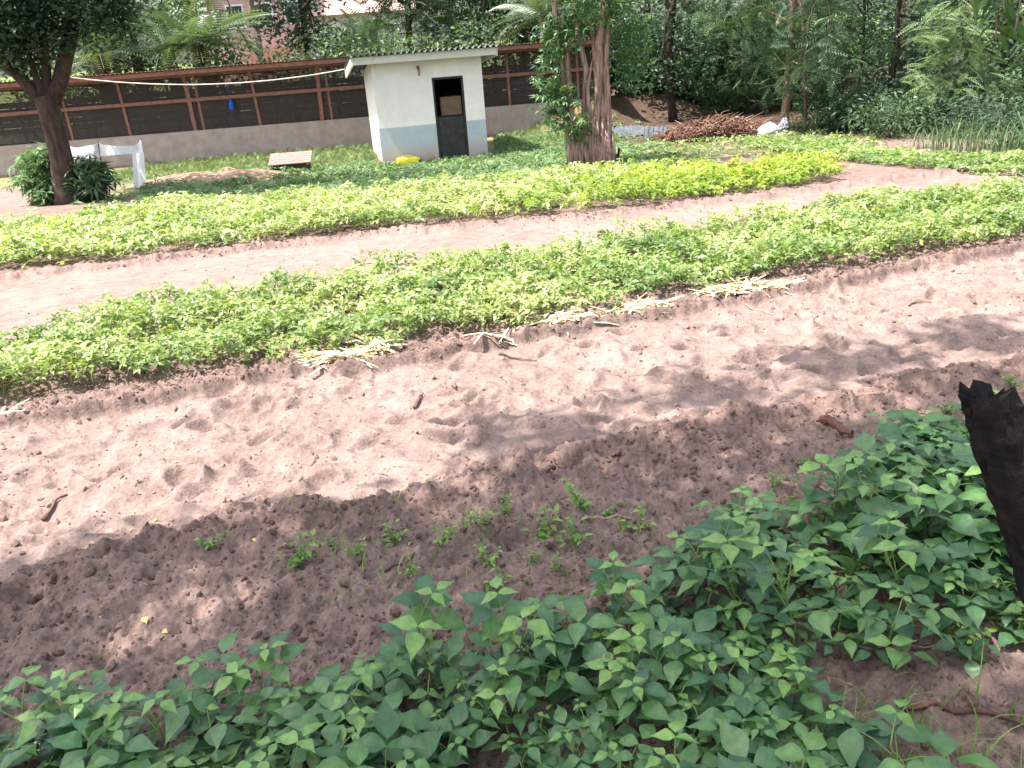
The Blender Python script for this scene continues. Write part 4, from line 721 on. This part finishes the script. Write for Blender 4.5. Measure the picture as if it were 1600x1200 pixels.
# small weeds in the dug soil
def weed_proto(seed):
    r = random.Random(seed); st = MB(); fo = MB()
    for i in range(6):
        a = r.uniform(0, 6.28); el = r.uniform(.4, 1.3); L = r.uniform(.05, .12); q = Vector((cos(a)*cos(el), sin(a)*cos(el), sin(el)))*L; st.tube([Vector((0,0,-.01)), q*.5+Vector((0,0,.008)), q], [.0018,.0015,.001], 4)
        for k in range(6):
            t = r.uniform(.3, 1); R_ = Matrix.Rotation(r.uniform(0, 6.28), 3, 'Z') @ Matrix.Rotation(r.uniform(-.6, .4), 3, 'Y'); s_ = r.uniform(.018, .04); tn = r.random(); fo.raw([tuple(q*t+R_ @ Vector((v[0]*s_, v[1]*s_*.8, v[2]*s_))) for v in LV], LF, tint=tn)
    return st, fo
wp = []
for i in range(3):
    e = empty('weed', (0,0,0), 0, label=SL, cat='weed', group='small weeds on the shaded soil'); st, fo = weed_proto(300+i); KIDS[e.name] = [st.build('stem', M['stem'], e), fo.build('foliage', M['grass'], e, True)]; wp.append(e)
spots = [(1330,760),(1480,640),(1250,720),(1210,760),(1240,800),(1290,820),(740,830),(790,800),(690,850),(760,870),(850,830),(900,850),(830,870),(950,800),(1130,840),(520,850),(560,870),(620,840),(1000,820),(470,880),(330,860),(780,910),(870,890),(640,900),(1340,900),(1400,880),(1310,960),(1440,960),(1390,980),(1500,1010),(1290,880),(1360,850),(1240,860),(1180,900),(910,800),(1580,600),(1350,790),(1470,1000),(1250,940),(1560,980)]
for i, (u_, v_) in enumerate(spots):
    o = wp[i] if i < 3 else copy_tree(wp[i % 3]); o.location = sit(u_, v_+12); o.rotation_euler = (0, 0, random.uniform(0, 6.28)); o.scale = (random.uniform(.45, 1.1),)*3
# grass blades low in the right foreground
bm = MB(); r = random.Random(12)
for i in range(420):
    u_, v_ = (r.uniform(1250, 1640), r.uniform(1100, 1290)) if i < 110 else (r.uniform(450, 1300), r.uniform(800, 960)) if i < 330 else (r.uniform(1180,1420), r.uniform(760, 900)); p = sit(u_, v_)
    a = r.uniform(0, 6.28); L = r.uniform(.07, .22) if i < 110 else r.uniform(.03, .09); w = .003; d = Vector((cos(a), sin(a), 0)); sd_ = Vector((-sin(a), cos(a), 0)); V = []; fl = r.uniform(.3, 1)
    for k in range(6): t = k/5; q = p+d*(fl*L*.8*t*t)+Vector((0, 0, L*(t-.45*fl*t**3))); V += [tuple(q-sd_*w*(1-t)), tuple(q+sd_*w*(1-t))]
    bm.raw(V, [(2*k, 2*k+1, 2*k+3, 2*k+2) for k in range(5)], tint=r.random())
tag(bm.build('grass', M['grass'], kind='stuff'), 'thin grass blades among the beans and on the shaded soil', 'grass')

# ------------------------------------------------------------------ charred post
Yp = 1.45; ctr = [(1543,618,.052),(1560,660,.056),(1578,720,.06),(1605,800,.064),(1636,880,.07),(1660,960,.072),(1672,1060,.075),(1680,1160,.078)]
e = up(1680, 1160, Yp); pts = [up(u_, v_, Yp) for u_, v_, _ in ctr]; R_ = [c[2] for c in ctr]; last = pts[-1]; zg = gz(last.x, last.y); k0 = len(pts)
for t in (.35, .7, 1.05): pts.append(Vector((last.x+.01*t, last.y, last.z+(zg-last.z)*t))); R_.append(.08)
P2 = []; RR = []
for i in range(len(pts)-1):
    for t in (0, .25, .5, .75): P2.append(pts[i].lerp(pts[i+1], t)); RR.append(R_[i]*(1-t)+R_[i+1]*t)
P2.append(pts[-1]); RR.append(R_[-1]); n = 36; V = []
for i, (p, rr) in enumerate(zip(P2, RR)):
    for k in range(n):
        a = 2*pi*k/n; q = rr*(1+.2*fbm(np.array([a*2.2]), np.array([i*.35]), 1, 5)[0]+.09*fbm(np.array([cos(a)*3]), np.array([sin(a)*3+i*.02]), 1.5, 9)[0]+.14*fbm(np.array([a*5+40]), np.array([i*1.3]), 1, 15, 3)[0]+.035*random.uniform(-1, 1)); jag = 0
        if i == 0: jag = .05*vnoise(cos(a)*2.2, sin(a)*2.2, 2, 3)+.015*random.random()-.025
        V.append((p.x+q*cos(a)*1.0, p.y+q*sin(a)*.8, p.z+jag))
f = [(i*n+k, i*n+(k+1) % n, (i+1)*n+(k+1) % n, (i+1)*n+k) for i in range(len(P2)-1) for k in range(n)]; V.append((P2[0].x, P2[0].y, P2[0].z-.015)); f += [(k, len(V)-1, (k+1) % n) for k in range(n)]
bm = MB(); bm.raw(V, [q[::-1] for q in f]); bm.build('charred_post', M['char'], label='charred black broken wooden post at the right edge of the bean bed', cat='post')

# ------------------------------------------------------------------ straw piles, sticks, clods, fallen leaves
def straw(u, v, w, d, n, label, seed, ang=.2, hh=.06):
    p = sit(u, v); r = random.Random(seed); bm = MB()
    for i in range(int(n*1.7)):
        x, y = r.gauss(0, w*.5), r.gauss(0, d*.45); a = ang+r.gauss(0, .55)+(pi if r.random() < .5 else 0); L = r.uniform(.04, .17); z = r.uniform(.005, hh)*math.exp(-(x/w)**2); el = r.gauss(.05, .18)
        q = Vector((x, y, z)); t_ = q+Vector((cos(a)*L, sin(a)*L, L*math.sin(el))); t_.z = max(.004, t_.z); g0 = gz(p.x+q.x, p.y+q.y)-p.z; g1 = gz(p.x+t_.x, p.y+t_.y)-p.z; q.z += g0; t_.z += g1; m_ = q.lerp(t_, .5)+Vector((r.uniform(-.01,.01), r.uniform(-.02,.02), r.uniform(0, .02)))
        wd = r.uniform(.002, .01); s_ = Vector((-sin(a), cos(a), r.uniform(-.4, .4)))*wd; bm.raw([tuple(c) for c in (q-s_, q+s_, m_-s_*1.2, m_+s_*1.2, t_-s_*.5, t_+s_*.5)]+[tuple(c-Vector((0,0,.003))) for c in (q, m_, t_)], [(0,1,3,2),(2,3,5,4),(1,6,7,3),(6,0,2,7),(3,7,8,5),(7,2,4,8)], tint=r.random())
    o = bm.build('straw_pile', M['dry'], label=label, cat='straw'); o.location = p
straw(530, 576, .17, .08, 170, 'leftmost pile of pale dry stalks at the edge of the crop bed', 1, .0, .06)
straw(590, 562, .09, .06, 60, 'small tilted bunch of pale straw right against the leftmost pile', 2, 2.4, .1)
straw(880, 515, .2, .07, 60, 'loose curled strands of dry straw at the middle of the bed edge', 3, .35, .06)
straw(1003, 493, .17, .06, 160, 'flat yellowish straw pile between the loose strands and the far pile', 4, .1, .03)
straw(1165, 465, .24, .1, 190, 'rightmost pile of dry straw at the edge of the crop bed', 5, -.2, .05)
straw(775, 545, .12, .03, 8, 'thin scatter of straw left of the loose curled strands', 6, .3, .03)
straw(30, 660, .1, .04, 7, 'few dry stalks on the soil at the left edge', 7, .3, .03)
def stick(u0, v0, u1, v1, r_, label, mat='twig', bend=.06, seed=0, name='stick'):
    a, b = sit(u0, v0), sit(u1, v1); r = random.Random(seed); P = []; n = 7; L = (b-a).length; k = Vector((-(b-a).y, (b-a).x, 0))*bend*r.choice((-1, 1))
    for i in range(n+1): t = i/n; q = a.lerp(b, t)+k*math.sin(pi*t); q.z = gz(q.x, q.y)+r_*1.1+r.uniform(0, .004); P.append(q)
    bm = MB(); bm.tube(P, [r_*(1-.5*i/n) for i in range(n+1)], 7, rough=.3, seed=seed); bm.build(name, M[mat], smooth=False, label=label, cat='stick')
stick(62, 800, 105, 772, .009, 'short dark stick on the sandy path at the left edge', 'twig', .03, 1)
stick(0, 955, 12, 940, .008, 'dark stick end at the left edge of the dug soil', 'twig', .03, 2)
stick(648, 640, 662, 620, .01, 'stubby dark stick on the sunny path below the leftmost straw', 'twig', .02, 3)
stick(1285, 665, 1330, 690, .024, 'thick reddish broken stick behind the bean plants', 'red_wood', .03, 4)
stick(1352, 697, 1378, 706, .016, 'small orange red wood chip among the weeds', 'brick', .02, 5)
stick(1300, 1010, 1500, 1016, .004, 'long pale twig across the bare soil beside the beans', 'twig_pale', .04, 6)
stick(1400, 1118, 1610, 1140, .008, 'reddish brown stick lying low at the bottom right', 'red_wood', .05, 7)
stick(915, 826, 985, 818, .006, 'thin pale twig on the dug soil before the beans', 'twig_pale', .04, 9)
stick(600, 900, 650, 880, .006, 'thin twig on the shaded soil left of the tall bean leaves', 'twig', .1, 10)
stick(1165, 480, 1210, 492, .006, 'pale stalk sticking out of the rightmost straw onto the path', 'twig_pale', .02, 11)
stick(780, 560, 838, 562, .006, 'thin dark twig on the path below the loose straw strands', 'twig', .12, 12)
stick(1420, 480, 1455, 476, .006, 'small twig on the path near the right side', 'twig', .12, 13)
stick(1250, 735, 1330, 790, .005, 'long thin pale stem leaning over the weeds', 'twig_pale', .1, 14)
fe = None; r = random.Random(15)
for i, (u_, v_) in enumerate([(160,970),(262,995),(245,850),(240,802),(205,788),(40,815),(275,730),(165,740),(445,870),(660,1000),(430,690),(640,850),(1420,985),(1215,800),(400,860),(600,735),(350,700),(230,980)]):
    if fe is None:
        bm = MB(); bm.raw([(v[0]*.05-.025, v[1]*.05, v[2]*.05+.012) for v in LV], LF, tint=.5); fe = bm.build('fallen_leaf', M['fallen'], smooth=True, label='small yellow fallen leaf lying on the bare soil', cat='leaf', group='yellow leaves fallen on the soil'); o = fe
    else: o = fe.copy(); C.objects.link(o)
    o.location = sit(u_, v_); o.rotation_euler = (r.uniform(-.4, .4), r.uniform(-.4, .4), r.uniform(0, 6.28)); s_ = r.uniform(.4, .8); o.scale = (s_, s_, s_)
# clods
bm = MB(); R2 = np.random.default_rng(31)
ico = bpy.data.meshes.new('t'); import bmesh; b_ = bmesh.new(); bmesh.ops.create_icosphere(b_, subdivisions=1, radius=1); cv = [tuple(Vector((v.co.x*1.25, v.co.y, v.co.z*.75))*random.uniform(.65, 1.25)) for v in b_.verts]; cf = [tuple(v.index for v in f.verts) for f in b_.faces]; b_.free()
n = 130000; x = R2.uniform(-4, 6, n); y = 1.2+R2.random(n)**1.3*9; dr, dm, db, dbu, dal, p2, p1 = zones(x, y)
pr = np.where(p2 > .5, .2, np.where(p1 > .5, .05, .8))+1.2*np.exp(-((dr+.05)/.1)**2)+.5*np.exp(-((dm-.08)/.08)**2); pr = pr*(.3+1.2*vnoise(x, y, 2.5, 3)); k = R2.random(n) < pr; x, y = x[k], y[k]; n = len(x)
sz = .002+.013*R2.random(n)**10+.0045*R2.random(n)**1.5; z = gh(x, y)+sz*.1; tz = np.clip(.75*p2[k]+.7*p1[k]+R2.normal(.2, .25, n), 0, 1)
scatter(bm, (cv, None, cf), np.stack([x, y, z], 1), rotmats(R2.uniform(0, 6.3, n), R2.uniform(-1, 1, n), R2.uniform(-3, 3, n)), sz, tz); tag(bm.build('soil_clods', M['clod'], kind='stuff', smooth=False), 'loose crumbs and clods of brown soil on paths and dug beds', 'soil')
# leaf litter chips, roots
bm = MB(); n = 2600; x = R2.uniform(-3, 5, n); y = 1.2+R2.random(n)*5; z = gh(x, y)+.004
scatter(bm, LONG, np.stack([x, y, z], 1), rotmats(R2.uniform(0, 6.3, n), R2.uniform(-.2, .3, n), R2.uniform(-.5, .5, n)), R2.uniform(.01, .035, n), R2.random(n)); tag(bm.build('plant_litter', M['litter'], kind='stuff'), 'tiny dry plant scraps strewn over the soil', 'litter')
# lone sprouts
for i, (u_, v_, s_, lab) in enumerate([(567,412,1.5,'single dark green sprout on the bare strip between the beds'), (690,425,1.3,'yellowish seedling standing up at the far edge of the near bed')]):
    o = copy_tree(wp[i]); o['label'] = lab; del o['group']; o.location = sit(u_, v_); o.scale = (s_, s_, s_*1.2)
# earth heap orange is ground shape; tall overhead shade tree left of the camera whose crown shades the foreground
def shade_tree():
    e = empty('shade_tree', (-4.2, .2, 0), 0, label='big tree overhead whose leafy twigs hang into the top right corner', cat='tree'); o = Vector((-4.2, .2, 0)); r = random.Random(44)
    bm = MB(); bm.tube([(0,0,-.1),(.1,0,1.5),(.3,.1,3),(.8,.2,5.6)], [.3,.24,.2,.16], 12, rough=.08)
    for q in [(2,.2,6.9),(3.2,1.3,7),(4.5,1.8,7),(1,-1.2,7),(4,-.5,6.9),(-.5,.6,7)]: bm.tube(limb((.75,.2,5.4), q, 7, .08, r), taper(7, .1, .025), 7)
    a = Vector((4.5,1.8,7)); b = up(1545, -60, 3.3)-o; bm.tube(limb(a, b, 6, .05, r), taper(6, .03, .008), 6)
    bm.build('trunk', M['bark'], e, True)
    R2 = np.random.default_rng(45)
    vols = SHADE; crown([(cx+4.2, cy-.2, cz, rx, ry, rz) for cx, cy, cz, rx, ry, rz in vols], 330, 24, LEAF, .15, R2, .15).build('crown', M['darkleaf'], e)
    # hanging twigs of long narrow leaves
    bm = MB(); P = []; Yw = []; tl = []
    for (u0, v0, u1, v1, n) in [(1560,-70,1556,62,16),(1605,-60,1585,55,14),(1530,-70,1508,12,8),(1625,-40,1612,80,12),(1560,-70,1570,20,8)]:
        A = up(u0, v0, 3.3)-o; B = up(u1, v1, 3.1)-o; 
        for k in range(n): t = .3+.7*k/n; w = A.lerp(B, t); P.append(tuple(w)); s = 1 if k % 2 else -1; Yw.append(pi/2+s*1.35+r.uniform(-.2, .2)); tl.append(r.uniform(-1.0, -.45))
    m = len(P); scatter(bm, LONG, np.array(P), rotmats(np.array(Yw), np.array(tl), R2.normal(0, .4, m)), R2.uniform(.09, .14, m), R2.uniform(.3, 1, m)); bm.build('hanging_leaves', M['shoot'], e)
    bm = MB()
    for (u0, v0, u1, v1, n) in [(1560,-70,1556,62,16),(1605,-60,1585,55,14),(1530,-70,1508,12,8),(1625,-40,1612,80,12),(1560,-70,1570,20,8)]: bm.tube([b, up(u0, v0, 3.3)-o, up(u1, v1, 3.1)-o], [.005,.004,.002], 5)
    bm.build('hanging_twigs', M['twig'], e)
SH = 7.0; off = Vector((SUN_VEC.x, SUN_VEC.y))*(1/SUN_VEC.z)     # towards the sun, per metre of height
SHADE = []
for (u_, v_, rx, ry) in [(-250,1120,.8,.35),(-30,1060,.3,.2),(590,900,.32,.2),(-20,935,.2,.12),(200,880,.35,.06),(470,845,.4,.1),(350,1060,.3,.1),(300,1210,.7,.4),(700,900,.6,.3),(700,1100,.7,.5),(1000,860,.6,.35),(1000,1050,.7,.45),(1050,740,.5,.22),(1300,900,.6,.5),(1350,720,.55,.35),(1350,1100,.6,.5),(1550,800,.6,.6),(1600,620,.5,.3),(700,1230,.8,.3),(1250,1230,.6,.3),(830,690,.28,.13),(1080,620,.32,.14),(1330,570,.35,.12),(1520,530,.35,.15),(-100,1000,.35,.15)]:
    x, y = at(u_, v_); h = SH+random.uniform(-.3, .5); SHADE.append((x+off.x*h, y+off.y*h, h, rx, ry, .22))
shade_tree()
